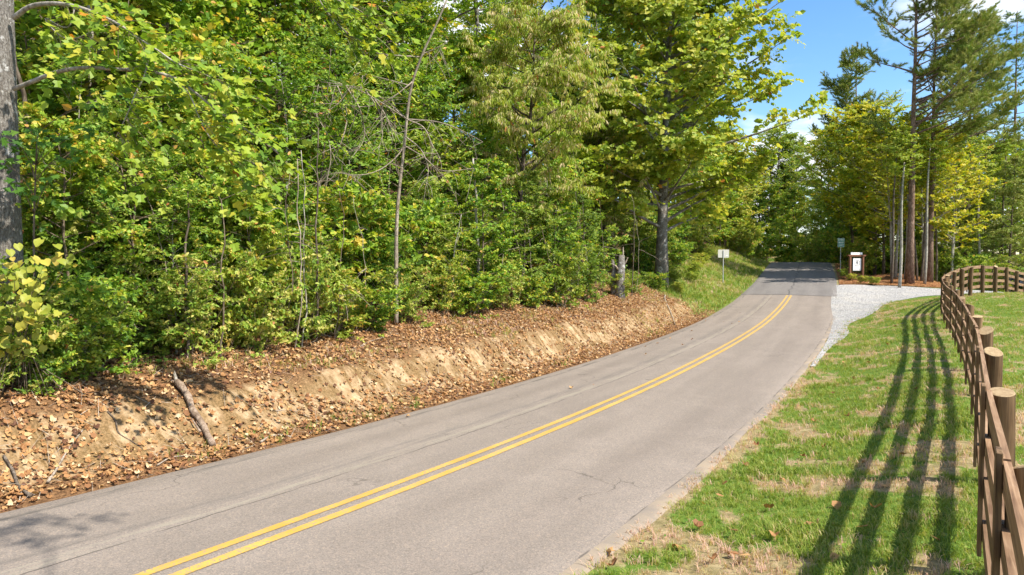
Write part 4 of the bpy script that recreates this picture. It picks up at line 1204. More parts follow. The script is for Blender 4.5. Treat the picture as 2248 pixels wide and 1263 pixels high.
# --- broken snag
sx, sy = left_at(1360, 2.7)
s0 = thing('broken_snag', 'pale broken-off tree trunk standing on the bank left of the thick trunk', 'dead trunk', (sx, sy, gz1(sx, sy)))
mb = MB()
P = np.array([(0, 0, -.3), (.02, 0, .3), (.03, .02, .9), (.06, 0, 1.4), (.1, 0, 1.85)])
mb.tube(P, [.27, .22, .2, .18, .11], 12)
obj('trunk', mb.mesh('trunk', M['bark_grey'], True), s0)
mb = MB(); mb.tube([(-.22, .1, -.2), (-.26, .1, .6), (-.22, .12, 1.3), (-.3, .1, 1.65)], [.14, .12, .1, .05], 9)
obj('second_stem', mb.mesh('second_stem', M['bark_grey'], True), s0)
for a, b in (((0.12, 0, 1.3), (.35, -.1, 1.75)), ((0.1, 0, 1.6), (.16, .05, 2.2)), ((-.05, -.1, 1.2), (-.4, -.25, 1.5))):
    mb = MB(); mb.tube([a, [(p + q_) / 2 + .03 for p, q_ in zip(a, b)], b], [.045, .035, .01], 6)
    obj('splinter', mb.mesh('splinter', M['dead_wood'], True), s0)

# ------------------------------------------------------------------ big tree at the left edge, hand-placed limbs with single leaves
LY = 9.9
lx = (-4 - 1124) / FPX * LY
lt = thing('tulip_tree', 'thick grey mottled trunk at the left edge with bright green drooping leaves', 'tree', (lx, LY, gz1(lx, LY)))
L0 = np.array([lx, LY, gz1(lx, LY)])
rg = np.random.default_rng(77)
mb = MB()
n = 16; k = np.linspace(0, 1, n)
mb.tube(np.stack([.10 * np.sin(k * 5) * k - .12 * k, .1 * np.sin(k * 3), 20 * k - .4 * (k == 0)], -1), .30 * (1 - .8 * k) * (1 + .25 * np.exp(-k * 30)), 20)
# upper crown out of the top of the frame
w_, O, A, L, OW = grow(np.random.default_rng(78), 20, .05, 8.5, 4.2, 30, dome, up=.5, bend=.1, sub=6, twigs=5, twig_len=.6)
Pp, D, Nn, sz, tn = spray_leaves(np.random.default_rng(79), O, A, L, 8, .16, tint0=.55)
X, Y, Z = leaf_frames(rg, D, Nn)
V, F, T = scatter(LEAF['lobed'], Pp, X, Y, Z, sz, tn)
crown = obj('crown', np_mesh('crown', V, F, M['leaf_lime'], T), lt)
obj('upper_limbs', w_.mesh('upper_limbs', M['bark_grey'], True), lt)
obj('trunk', mb.mesh('trunk', M['bark_grey'], True), lt)
limbs = [
 ([(30, 40, 9.9), (60, 18, 9.8), (110, 8, 9.6), (165, 14, 9.4), (215, 32, 9.2), (262, 55, 9.0), (300, 82, 8.9), (325, 120, 8.9)], .036),
 ([(30, 196, 9.9), (75, 178, 9.8), (120, 160, 9.6), (180, 149, 9.4), (250, 152, 9.2), (320, 156, 9.0), (385, 172, 8.9), (430, 205, 8.8), (480, 245, 8.8), (540, 285, 8.8), (610, 335, 8.9)], .032),
 ([(325, 120, 8.9), (320, 160, 8.9), (300, 200, 8.85), (280, 250, 8.8), (255, 300, 8.8)], .014),
 ([(300, 82, 8.9), (345, 110, 8.8), (390, 140, 8.7), (440, 160, 8.7), (500, 190, 8.7), (550, 240, 8.7)], .012),
 ([(385, 172, 8.9), (420, 215, 8.7), (440, 265, 8.7), (475, 320, 8.7), (560, 360, 8.7)], .010),
 ([(-4, -120, 9.9), (140, -190, 9.8), (320, -210, 9.7), (520, -150, 9.7), (660, -60, 9.6), (690, -20, 9.4), (720, 30, 9.3), (760, 70, 9.2), (800, 110, 9.2)], .016),
 ([(690, -20, 9.4), (740, 0, 9.3), (800, 30, 9.2), (840, 60, 9.2)], .012),
 ([(165, 14, 9.4), (150, 60, 9.3), (100, 40, 9.4), (145, 85, 9.2), (235, 55, 9.0)], .008),
]
nl = 0
leafme = []
for v_ in range(3):
    TV = LEAF['lobed'][0].copy(); TV[:, 2] *= (1, 2.2, -1.5)[v_]; TV[:, 0] *= (1, .85, 1.05)[v_]
    m_ = np_mesh('leaf', TV, LEAF['lobed'][1], M['leaf_poplar'], np.full(len(TV), .5))
    leafme.append(m_)
def single_leaf(me, parent, p, d, nrm, size):
    Yv = Vector(d).normalized(); Xv = Yv.cross(Vector(nrm)).normalized(); Zv = Xv.cross(Yv)
    o = obj('leaf', me, parent)
    o.matrix_basis = Matrix.Translation(Vector(p)) @ Matrix(((Xv[0], Yv[0], Zv[0], 0), (Xv[1], Yv[1], Zv[1], 0), (Xv[2], Yv[2], Zv[2], 0), (0, 0, 0, 1))) @ Matrix.Scale(size, 4)
    return o
for pts, r in limbs:
    P = np.array([at_depth(a, b, c) for a, b, c in pts]) - L0
    Ps = spl(P, 24)
    mb = MB(); mb.tube(Ps, np.linspace(r, max(.004, r * .3), 24), 7)
    obj('limb', mb.mesh('limb', M['bark_pale'], True), lt)
    m = int(3 + 26 * (len(pts) / 10))
    for j in range(m):
        u = rg.uniform(.38 if pts[0][1] > -100 else .72, 1.0)
        o = Ps[int(u * 23)]
        d = np.array([rg.uniform(.2, 1.0), rg.uniform(-.5, .15), rg.uniform(-.9, .15)]); d /= np.linalg.norm(d)
        L_ = rg.uniform(.25, .75)
        tp = np.array([o, o + d * L_ * .5 + [0, 0, .02], o + d * L_ + [0, 0, -.06 * L_]])
        tmb = MB(); tmb.tube(tp, [.0045, .0035, .002], 4); obj('twig', tmb.mesh('twig', M['twig']), lt)
        for q_ in range(rg.integers(1, 4)):
            w = rg.uniform(.45, 1.0)
            p = o + d * L_ * w
            ld = d * .5 + rg.normal(0, .4, 3) + [0.25, -.15, -.55]
            nn = np.array([.55, -.55, .6]) + rg.normal(0, .45, 3)
            if nl < 290:
                single_leaf(leafme[nl % 3], crown, p, ld, nn, rg.uniform(.09, .16)); nl += 1
# the many smaller leaves around the limbs
O = []; A = []
for pts, r in limbs:
    P = np.array([at_depth(a, b, c) for a, b, c in pts]) - L0
    Ps = spl(P, 24)
    for j in range(26):
        O.append(Ps[rg.integers(7 if pts[0][1] > -100 else 16, 24)] + rg.normal(0, .10, 3)); A.append([rg.uniform(.0, 1.0), rg.uniform(-.5, .3), rg.uniform(-.9, .3)])
O = np.array(O); A = norm(np.array(A)); L = rg.uniform(.3, .9, len(O))
Pp, D, Nn, sz, tn = spray_leaves(rg, O, A, L, 4, .12, droop=.4, tint0=.6, tvar=.6)
X, Y, Z = leaf_frames(rg, D, Nn + [.4, -.4, 0])
V, F, T = scatter(LEAF['lobed'], Pp, X, Y, Z, sz, tn)
tag(obj('small_leaves', np_mesh('small_leaves', V, F, M['leaf_poplar_mass'], T), crown), kind='stuff')

# sassafras spray in front of the trunk
sgx, sgy = left_at(75, 2.7)
sg_ = thing('sassafras_tree', 'young tree with mitten-shaped dull green leaves beside the left trunk', 'tree', (sgx, sgy, gz1(sgx, sgy)))
G0 = np.array([sgx, sgy, gz1(sgx, sgy)])
mb = MB()
stem = spl([(0, 0, -.1), (.02, 0, .8), (-.03, .05, 1.7), (.05, 0, 2.6), (.1, 0, 3.3)], 16)
mb.tube(stem, np.linspace(.022, .007, 16), 6)
obj('stem', mb.mesh('stem', M['twig'], True), sg_)
TV = np.array([(0, 0, 0), (-.14, .22, .02), (-.40, .62, .05), (-.13, .60, .0), (-.12, 1.0, .02), (0, .62, -.02), (.12, 1.0, .02), (.13, .6, 0), (.40, .62, .05), (.14, .22, .02)], float)
sam = np_mesh('leaf', TV, np.array([[0, 3, 2, 1], [0, 5, 4, 3], [0, 9, 8, 7], [0, 7, 6, 5]]), M['leaf_sassafras'], np.full(10, .5))
bmb = MB(); brl = []
for px, py in [(10, 300), (45, 320), (95, 310), (140, 350), (60, 345), (115, 390), (70, 415), (15, 360), (160, 330), (85, 285), (190, 290), (215, 230), (250, 205), (130, 300), (30, 400)]:
    e = at_depth(px, py, sgy - rg.uniform(.1, .7)) - G0
    b0_ = stem[min(15, max(4, int(np.interp(e[2] - .25, stem[:, 2], range(16)))))]
    Pb = spl([b0_, (b0_ + e) / 2 + [0, 0, .08], e], 6)
    bmb.tube(Pb, np.linspace(.007, .003, 6), 4)
    brl.append(e)
cr = obj('branches', bmb.mesh('branches', M['twig'], True), sg_)
for e in brl:
    for q_ in range(7):
        a = q_ * .9 + rg.random()
        d = np.array([math.cos(a), math.sin(a) * .7 - .25, rg.uniform(-.75, -.1)])
        single_leaf(sam, cr, e + rg.normal(0, .05, 3), d, (rg.normal(.5, .25), rg.normal(-.7, .25), .6), rg.uniform(.11, .17))

# redbud with big yellow heart leaves
rbx, rby = left_at(35, 1.9)
rb = thing('redbud_shrub', 'low shrub with large yellow heart-shaped leaves at the left edge', 'shrub', (rbx, rby, gz1(rbx, rby)))
R0 = np.array([rbx, rby, gz1(rbx, rby)])
a = np.radians(np.linspace(-90, 270, 13))[:-1]
TV = [(0, .42, -.03)] + [(.5 * math.cos(t) * (1 - .0 * math.sin(t)), .45 + .5 * math.sin(t) + (.12 if abs(math.cos(t)) < .6 and math.sin(t) < 0 and abs(math.cos(t)) > .1 else 0) * -1 + (.1 if math.sin(t) < -.98 else 0) * 1.4, .05 * abs(math.cos(t))) for t in a]
TV = np.array(TV); TV[1 + 6] += [0, .12, -.02]; TV[:, 2] += .22 * TV[:, 0] ** 2 * 2 - .35 * (TV[:, 1] - .4) ** 2 + .05 * np.sin(TV[:, 0] * 9 + TV[:, 1] * 7)
hm = np_mesh('leaf', TV, np.array([[0, 1 + i, 1 + (i + 1) % 12] for i in range(12)]), M['leaf_redbud'], np.full(13, .5), None, True)
bmb = MB(); ends = []
for px, py in [(30, 600), (55, 610), (75, 600), (95, 585), (20, 640), (45, 655), (70, 640), (100, 620), (15, 690), (40, 700), (70, 690), (100, 700), (90, 660), (20, 735), (10, 762), (42, 748), (72, 752), (102, 738), (60, 565), (110, 560), (150, 575), (30, 570), (80, 680), (5, 660), (60, 720), (105, 690), (35, 670), (8, 620), (48, 625), (68, 665)]:
    e = at_depth(px, py, rby - rg.uniform(.0, .5)) - R0
    Pb = spl([np.array([0, 0, -.05]) + rg.normal(0, .22, 3) * [1, 1, 0], e * [.4, .4, .6] + [0, 0, .1], e], 7)
    bmb.tube(Pb, np.linspace(.007, .002, 7), 4)
    ends.append(e)
st_o = obj('stems', bmb.mesh('stems', M['twig'], True), rb)
for e in ends:
    for q_ in range(4):
        single_leaf(hm, st_o, e + rg.normal(0, .07, 3), (rg.normal(.3, .5), rg.normal(-.3, .3), rg.uniform(-1, -.2)), np.array([.45, -.6, .75]) + rg.normal(0, .38, 3), rg.uniform(.055, .125))

# ------------------------------------------------------------------ dead arching tree in front of the wall of leaves
DY = left_at(890, 2.7)[1]
d0 = at_depth(868, 470, DY); dz0 = gz1(d0[0], d0[1])
D0 = np.array([d0[0], d0[1], dz0])
dt = thing('dead_tree', 'leafless pale leaning stem with tangled arching twigs in the middle of the brush', 'dead tree', D0)
mb = MB()
main = spl(np.array([D0, at_depth(874, 440, DY), at_depth(885, 340, DY), at_depth(893, 262, DY - .1), at_depth(903, 190, DY - .2), at_depth(925, 125, DY - .3), at_depth(955, 60, DY - .4), at_depth(985, -10, DY - .5)]) - D0, 30)
mb.tube(main, np.linspace(.055, .02, 30), 8)
obj('stem', mb.mesh('stem', M['dead_wood'], True), dt)
br = [
 [(893, 262), (850, 225), (800, 195), (740, 188), (690, 195)], [(893, 262), (860, 240), (820, 215), (770, 190), (705, 180)],
 [(893, 262), (960, 268), (1010, 285), (1060, 312)], [(893, 262), (930, 280), (950, 320), (965, 345)],
 [(905, 190), (870, 180), (830, 170), (790, 160)], [(920, 125), (870, 122), (820, 115), (780, 100)], [(925, 120), (960, 105), (985, 90)],
 [(888, 320), (870, 345), (830, 375), (780, 385), (740, 375)], [(888, 320), (930, 345), (970, 375), (1040, 370)],
 [(890, 300), (925, 330), (940, 370), (935, 400)], [(800, 195), (830, 240), (840, 290), (830, 330)], [(760, 190), (790, 240), (800, 300), (770, 350)],
 [(740, 188), (760, 240), (750, 310), (700, 400), (640, 450), (580, 455)], [(700, 185), (690, 240), (720, 300), (720, 380), (690, 420)], [(700, 400), (690, 440), (680, 475), (672, 500)],
 [(770, 190), (740, 230), (700, 250), (640, 230)], [(820, 215), (850, 260), (865, 310)], [(640, 190), (610, 195), (590, 190)],
 [(700, 395), (740, 380), (790, 390)], [(905, 180), (860, 215), (800, 235), (740, 228), (670, 230)],
]
for i, pts in enumerate(br):
    P = np.array([at_depth(a, b, DY - .1 - .12 * j + rg.normal(0, .12)) for j, (a, b) in enumerate(pts)]) - D0
    Ps = spl(P, 14)
    mb = MB(); mb.tube(Ps, np.linspace(.018, .006, 14), 5)
    for j in range(12):
        o = Ps[rg.integers(3, 14)]
        dd = np.array([rg.normal(0, .7), rg.normal(-.1, .4), rg.normal(-.5, .5)]); dd /= np.linalg.norm(dd)
        q1 = limb_path(rg, o, dd, rg.uniform(.3, .9), 4, -.5, .25)
        mb.tube(q1, np.linspace(.007, .0035, 5), 3, cap=False)
    obj('branch', mb.mesh('branch', M['dead_wood'], True), dt)

# bare thin stems standing in the brush
for i, (px, pt, pb, u, r) in enumerate([(690, 280, 560, 2.6, .026), (660, 330, 600, 2.5, .016), (480, 440, 650, 2.4, .018), (405, 420, 660, 2.5, .028), (1055, 350, 520, 3.4, .06), (310, 70, 480, 4.8, .07), (118, 20, 470, 4.6, .06), (170, 20, 330, 5.4, .07), (250, 330, 480, 4.6, .05), (1385, 470, 610, 2.6, .025), (990, 470, 600, 3.2, .022), (1220, 480, 640, 3.0, .018), (520, 470, 690, 2.9, .014)] ):
    x, y = left_at(px, u)
    z0 = gz1(x, y)
    ztp = at_depth(px, pt, y)[2]
    t = thing('bare_stem', 'bare grey-brown stem standing in the bank brush, %s' % (ORD[sorted([690, 660, 480, 405, 1055, 310, 118, 170, 250, 1385, 990, 1220, 520]).index(px)]), 'stem', (x, y, z0), 0, 'bare stems standing in the brush')
    h = ztp - z0
    kk = np.linspace(0, 1, 12)
    P = np.stack([.12 * h * rg.normal(0, .5) * kk + .03 * np.cumsum(rg.normal(0, 1, 12)), .03 * np.cumsum(rg.normal(0, 1, 12)), h * kk - .2 * (kk == 0)], -1)
    mb = MB(); mb.tube(P, r * (1 - .55 * kk), 7)
    obj('stem', mb.mesh('stem', M['bark_brown'] if i % 3 == 0 else M['bark_pale'] if i % 3 == 1 else M['twig'], True), t)
    for j in range(4):
        o = P[rg.integers(5, 12)]
        q1 = limb_path(rg, o, norm(np.array([rg.normal(0, .8), rg.normal(-.2, .4), rg.uniform(.1, .8)])), rg.uniform(.4, 1.1), 5, -.3, .2)
        mb = MB(); mb.tube(q1, np.linspace(r * .35, .003, 6), 4, cap=False)
        obj('twig', mb.mesh('twig', M['twig']), t)

vines = [(600, 380, 2.5), (640, 350, 2.5), (735, 420, 2.5), (790, 430, 2.9), (1010, 420, 3.3), (1090, 400, 3.2), (1130, 430, 3.0), (1160, 360, 3.1), (1195, 400, 2.9), (1230, 330, 3.1), (1265, 420, 2.9), (1290, 460, 2.8), (1320, 440, 2.8), (1395, 430, 2.6), (270, 360, 3.3), (350, 400, 3.2)]
for rank, (px, pt, u) in enumerate(sorted(vines)):
    x, y = left_at(px, u)
    z0 = gz1(x, y); h = at_depth(px, pt, y)[2] - z0
    t = thing('hanging_vine', 'thin brown vine hanging in front of the thicket, %s' % ORD[rank], 'vine', (x, y, z0), 0, 'vines hanging in front of the thicket')
    kk = np.linspace(0, 1, 14)
    P = np.stack([rg.normal(0, .25) * kk + .025 * np.cumsum(rg.normal(0, 1, 14)) + .15 * np.sin(kk * rg.uniform(2, 6)), .02 * np.cumsum(rg.normal(0, 1, 14)), h * kk - .15 * (kk == 0)], -1)
    mb = MB(); mb.tube(P, rg.uniform(.008, .016) * (1 - .4 * kk), 5)
    obj('stem', mb.mesh('stem', M['dead_wood' if rank % 2 else 'twig'], True), t)
    for j in range(3):
        o = P[rg.integers(4, 14)]
        q1 = limb_path(rg, o, norm(np.array([rg.normal(0, .8), rg.normal(-.2, .3), rg.uniform(-.6, .5)])), rg.uniform(.4, 1.2), 6, -.6, .3)
        mb = MB(); mb.tube(q1, np.linspace(.007, .003, 7), 4, cap=False)
        obj('side_shoot', mb.mesh('side_shoot', M['dead_wood']), t)

# ------------------------------------------------------------------ right-hand trees beyond the drive
def at(px, Y):
    return (px - 1124) / FPX * Y, Y
x, y = at(1997, 50.5); plant('pine0', 'pine_tree', 'tallest pine with reddish trunk, its crown swept to the right', 'tree', x, y, 0.0, 1.0)
x, y = at(2040, 52.0); plant('pine1', 'pine_tree', 'pine with reddish trunk just right of the tallest pine', 'tree', x, y, .3, 1.0)
x, y = at(2118, 63.0); plant('pine1', 'pine_tree', 'slender pine behind the fence bend, its crown clear against the sky', 'tree', x, y, .6, 1.12)
x, y = at(2222, 70.0); plant('pine2', 'pine_tree', 'dark thin pine with short level branches at the right edge', 'tree', x, y, 1.0, 1.05)
x, y = at(2195, 78.0); plant('pine2', 'pine_tree', 'half-bare dark pine leaning beside the right-edge pine', 'tree', x, y, 2.5, .8)
x, y = at(1876, 88.0); plant('pine1', 'pine_tree', 'small distant pine whose top shows left of the tallest pine', 'tree', x, y, 4.0, 1.18)
x, y = at(1962, 53.5); plant('maple0', 'maple_tree', 'yellowing maple with twin stems left of the tallest pine', 'tree', x, y, .6, .95)
x, y = at(2031, 53.0); plant('maple0', 'maple_tree', 'yellowing maple with pale stems between the two reddish pines', 'tree', x, y, 3.3, .92)
x, y = at(2090, 56.0); plant('maple0', 'maple_tree', 'yellowing maple right of the second reddish pine', 'tree', x, y, 5.0, .85)
x, y = at(1870, 66.0); plant('maple1', 'maple_tree', 'yellow-green maple leaning over the road crest', 'tree', x, y, 4.1, 1.25)
x, y = at(1920, 62.0); plant('maple1', 'maple_tree', 'yellow-green maple behind the timber sign', 'tree', x, y, 1.1, 1.2)
x, y = at(1940, 60.0); plant('maple1', 'maple_tree', 'slim yellow-green maple right of the timber sign', 'tree', x, y, 2.1, 1.05)
# pale straight trunk and leaning trunk in the group
for px, Y, lx_, h, r, m_, lab in [(1975, 48.0, .02, 8.5, .115, 'bark_pale', 'pale smooth trunk just left of the tallest pine'), (2014, 52, -.1, 8.0, .09, 'bark_brown', 'brown trunk leaning left behind the tallest pine'),
                              (2022, 52, .06, 7.5, .10, 'bark_brown', 'brown trunk close behind the tallest pine'), (1957, 50.5, .02, 9.0, .10, 'bark_brown', 'slim brown trunk furthest left in the roadside group'), (1986, 53, .03, 9.5, .08, 'bark_pale', 'slim pale trunk close left of the tallest pine'), (2030, 50.5, .02, 10, .11, 'bark_pale', 'straight pale trunk between the two reddish pines'), (2056, 55, -.03, 10, .10, 'bark_brown', 'slim trunk right of the second reddish pine'), (2100, 62, .04, 13, .12, 'bark_brown', 'slim dark trunk behind the start of the far fence'), (2150, 58, -.02, 11, .12, 'bark_pale', 'pale trunk rising behind the far fence middle'), (2196, 60, .02, 12, .13, 'bark_brown', 'brown trunk rising behind the right part of the far fence')]:
    x, y = at(px, Y)
    t = thing('slender_tree', lab, 'tree', (x, y, gz1(x, y)))
    kk = np.linspace(0, 1, 10)
    mb = MB(); mb.tube(np.stack([lx_ * h * kk + .05 * np.sin(kk * 7), .1 * kk, h * kk - .3 * (kk == 0)], -1), r * (1 - .6 * kk), 9)
    obj('trunk', mb.mesh('trunk', M[m_], True), t)
    c = obj('crown', PROTO['sap2'][1], t, (lx_ * h * .9, 0, h * .72))
    c.scale = (1.0, 1.0, .9)
right = [('hard1', 2075, 60, .95), ('hard1', 2105, 66, 1.0), ('feather', 2150, 60, .85), ('hard1', 2180, 64, .95), ('feather', 2215, 58, .95), ('feather', 2262, 60, 1.05), ('hard1', 2050, 72, 1.1), ('feather', 2130, 75, 1.2),
         ('hard2', 1985, 66, 1.1), ('hard0', 1900, 76, 1.2), ('hard1', 1860, 80, 1.35), ('hard2', 1830, 86, 1.5), ('hard1', 1800, 96, 1.5), ('hard2', 1950, 82, 1.3), ('dark0', 2010, 88, 1.2), ('hard1', 2240, 84, 1.2), ('dark0', 2085, 92, 1.2)]
right2 = [ ('edge0', 1880, 70, 1.5), ('edge1', 1925, 70, 1.5), ('edge0', 1975, 74, 1.6), ('edge1', 2015, 68, 1.4), ('edge0', 2065, 76, 1.6), ('edge1', 2110, 80, 1.7), ('edge0', 2160, 70, 1.5), ('edge1', 2205, 74, 1.6), ('edge0', 2255, 66, 1.4), ('hard1', 2165, 90, 1.4), ('hard2', 2030, 100, 1.5)]
for rank, i in enumerate(sorted(range(len(right2)), key=lambda i: right2[i][1])):
    kd, px, Y, sc = right2[i]
    x, y = at(px, Y)
    plant(kd, 'understorey_tree', 'bushy low tree filling the wood past the crest and drive, %s' % ORD[rank], 'tree', x, y, i * 2.9, sc, 'bushy low trees past the crest and drive')
order = sorted(range(len(right)), key=lambda i: right[i][1])
ORD2 = ORD + ['rightmost']
for rank, i in enumerate(order):
    kd, px, Y, sc = right[i]
    x, y = at(px, Y)
    plant(kd, 'background_tree', 'green tree in the wood beyond the drive and fence, %s' % ORD2[rank], 'tree', x, y, i * 1.7, sc, 'trees in the wood beyond the drive')
under = [('shrub1', 1890, 62, 1.6), ('shrub3', 1930, 64, 1.7), ('shrub3', 1985, 62, 1.7), ('shrub1', 2020, 60, 1.6), ('shrub1', 2060, 57, 1.5), ('shrub3', 2095, 58, 1.6), ('shrub1', 2135, 56, 1.4), ('shrub1', 2175, 57, 1.5), ('shrub3', 1850, 70, 1.7), ('shrub0', 1815, 75, 1.5), ('shrub1', 1780, 78, 1.5)]
for rank, i in enumerate(sorted(range(len(under)), key=lambda i: under[i][1])):
    kd, px, Y, sc = under[i]
    x, y = at(px, Y)
    plant(kd, 'undergrowth_bush', 'leafy bush under the trees beyond the drive, %s' % ORD[rank], 'bush', x, y, i * 2.2, sc, 'undergrowth beyond the drive', parts=('stems', 'foliage'))
for px, py, Y, sc, lab in [(1859, 603, 52.5, 1.0, 'small yellow-green shrub at the left post of the timber sign'), (1868, 607, 51.2, .7, 'tiny yellow-green shrub just inside the left sign post'), (1893, 612, 49.5, .8, 'low dark green shrub against the right sign post'), (1918, 622, 49.2, .8, 'low bright yellow-green shrub right of the timber sign')]:
    x, y = at(px, Y)
    plant('low', 'low_shrub', lab, 'shrub', x, y, px, sc, parts=('stems', 'foliage'))

# ------------------------------------------------------------------ ground cover and small things
def blade_tuft(seed, n, spread=.35, lean=.5):
    rg = np.random.default_rng(seed)
    V = []; F = []
    for i in range(n):
        a = rg.random() * 6.28; r = spread * math.sqrt(rg.random())
        b = np.array([r * math.cos(rg.random() * 6.28), r * math.sin(rg.random() * 6.28), 0])
        h = rg.uniform(.5, 1.0); ln = lean * rg.uniform(.3, 1.5)
        d = np.array([math.cos(a), math.sin(a), 0]); s = np.array([-d[1], d[0], 0]) * rg.uniform(.025, .045)
        m = b + d * ln * .35 * h + [0, 0, .6 * h]; t = b + d * ln * h + [0, 0, h * (1 - .25 * ln)]
        o = len(V)
        V += [b - s, b + s, m + s * .8, m - s * .8, t]
        F += [[o, o + 1, o + 2], [o, o + 2, o + 3], [o + 3, o + 2, o + 4]]
    return np.array(V), np.array(F)

def scatter_up(name, tms, pos, size, tint, mat, rg, parent=None):
    Vs = []; Fs = []; Ts = []; n0 = 0
    pick = rg.integers(0, len(tms), len(pos))
    for i, tm in enumerate(tms):
        m = pick == i
        P = pos[m]; N = len(P)
        if not N: continue
        a = rg.random(N) * 6.28
        X = np.stack([np.cos(a), np.sin(a), 0 * a], -1); Y = np.stack([-np.sin(a), np.cos(a), 0 * a], -1)
        Z = np.tile([0, 0, 1.0], (N, 1))
        V, F, T = scatter(tm, P, X, Y, Z, size[m], tint[m])
        Vs.append(V); Fs.append(F + n0); Ts.append(np.clip(T + rg.normal(0, .1, len(T)), 0, 1)); n0 += len(V)
    return np_mesh(name, np.concatenate(Vs), np.concatenate(Fs), mat, np.concatenate(Ts))

rg = np.random.default_rng(400)
tufts = [blade_tuft(500 + i, 7, .45, .75) for i in range(6)]
fen_s, fen_t = st(PX[:, 0], PX[:, 1])
gx = []; gs_ = []; gt_ = []
def add_grass(s0, s1, u0, u1, dens, size, keep_bare=.06, tint0=.5):
    N = int((s1 - s0) * (u1 - u0) * dens)
    s = rg.uniform(s0, s1, N); u = rg.uniform(u0, u1, N)
    x, y = road_xy(s, TR + u)
    bm = bare_mask(x, y, s, u)
    drv = np.zeros(N, bool)
    ok = (rg.random(N) < np.clip(1.05 - bm, keep_bare, 1)) & (y > -4)
    # off the drive and the bed
    dn = np.min((x[:, None] - near[None, :, 0]) ** 2 + (y[:, None] - near[None, :, 1]) ** 2, axis=1)
    k = np.argmin((x[:, None] - near[None, :, 0]) ** 2 + (y[:, None] - near[None, :, 1]) ** 2, axis=1)
    dirn = farc[k] - near[k]
    ins = ((x - near[k, 0]) * dirn[:, 0] + (y - near[k, 1]) * dirn[:, 1]) > .12
    ok &= ~(ins & (s > 16.8))
    ok &= (np.abs(x) < 1.0 * y + 3)
    x, y, s, u = x[ok], y[ok], s[ok], u[ok]
    z = gz(x, y) - .004
    gx.append(np.stack([x, y, z], -1))
    patch = fbm(x * 1.3, y * 1.3, 93, 3)
    gs_.append(size * rg.uniform(.45, 1.25, len(x)) * (1 + 1.2 * patch))
    dry = .6 * np.clip(bare_mask(x, y, s, u) - .05, 0, 1) + .5 * np.clip(fbm(x * .5, y * .5, 97, 3), 0, 1)
    gt_.append(np.clip(tint0 + dry + rg.normal(0, .15, len(x)), 0, 1))
add_grass(-4, 6, -.02, 7.5, 560, .085, .38, tint0=.54)
add_grass(6, 14, -.02, 7.0, 290, .095, .38, tint0=.54)
add_grass(14, 40, .1, 8.5, 110, .11, .4, tint0=.54)
add_grass(-2, 34, 7.0, 24, 42, .10, tint0=.45)
P = np.concatenate(gx)
tag(obj('lawn_grass', scatter_up('lawn_grass', tufts, P, np.concatenate(gs_), np.concatenate(gt_), M['grass'], rg)), 'short patchy grass on the verge and inside the fence', 'grass', kind='stuff')

# grass on the left bank beyond the leaf litter, and tufts at its foot
N = 11000
s = rg.uniform(27, 72, N); u = rg.uniform(.05, 5.0, N) ** 1.0
ok = rg.random(N) < sstep(29.5, 35, s + 8 * fbm(s * .4, u * .6, 44, 3)) * (.45 + .55 * vnoise(s * .8, u * .9, 45))
s, u = s[ok], u[ok]
x, y = road_xy(s, -(TL + u)); z = gz(x, y)
P1 = np.stack([x, y, z - .01], -1); sz1 = rg.uniform(.12, .38, len(x)); t1 = np.clip(.56 + .6 * fbm(s * .5, u * .7, 46, 3) + rg.normal(0, .22, len(x)), 0, 1)
N = 420
s = rg.uniform(-3, 30, N); u = rg.uniform(.05, .45, N)
ok = vnoise(s * .9, 0 * s, 47) > .6
s, u = s[ok], u[ok]
x, y = road_xy(s, -(TL + u)); z = gz(x, y)
P2 = np.stack([x, y, z - .01], -1); sz2 = rg.uniform(.07, .16, len(x)); t2 = np.clip(.5 + rg.normal(0, .2, len(x)), 0, 1)
N = 2600
s = rg.uniform(2, 32, N); u = rg.uniform(.5, 2.6, N)
ok = vnoise(s * .7, u * 1.2, 48) > .6
s, u = s[ok], u[ok]
x, y = road_xy(s, -(TL + u)); z = gz(x, y)
P3 = np.stack([x, y, z - .01], -1); sz3 = rg.uniform(.08, .2, len(x)); t3 = np.clip(.88 + rg.normal(0, .2, len(x)), 0, 1)
tag(obj('bank_grass', scatter_up('bank_grass', tufts, np.concatenate([P1, P2, P3]), np.concatenate([sz1, sz2, sz3]), np.concatenate([t1, t2, t3]), M['grass'], rg)), 'long rough grass and weeds on the left bank', 'grass', kind='stuff')

# low broad-leaved weeds and clover in the lawn
N = 5200
s = rg.uniform(-3, 26, N); u = rg.uniform(.1, 8, N)
ok = vnoise(s * 1.1, u * 1.1, 58) > .58
s, u = s[ok], u[ok]
x, y = road_xy(s, TR + u); z = gz(x, y)
ok = (y > 2) & ((s < 15) | (u < 3.5))
x, y, z = x[ok], y[ok], z[ok]
Pw = np.stack([x, y, z + rg.uniform(.005, .04, len(x))], -1)
a = rg.random(len(x)) * 6.28
D = np.stack([np.cos(a), np.sin(a), rg.uniform(-.1, .5, len(x))], -1)
X, Y, Z = leaf_frames(rg, D, np.array([0, 0, 1.0]) + rg.normal(0, .3, D.shape))
V, F, T = scatter(LEAF['round'], Pw, X, Y, Z, rg.uniform(.02, .06, len(x)), np.clip(rg.normal(.45, .2, len(x)), 0, .9))
tag(obj('lawn_weeds', np_mesh('lawn_weeds', V, F, M['leaf_green'], T)), 'low broad-leaved weeds and clover through the verge grass', 'weeds', kind='stuff')

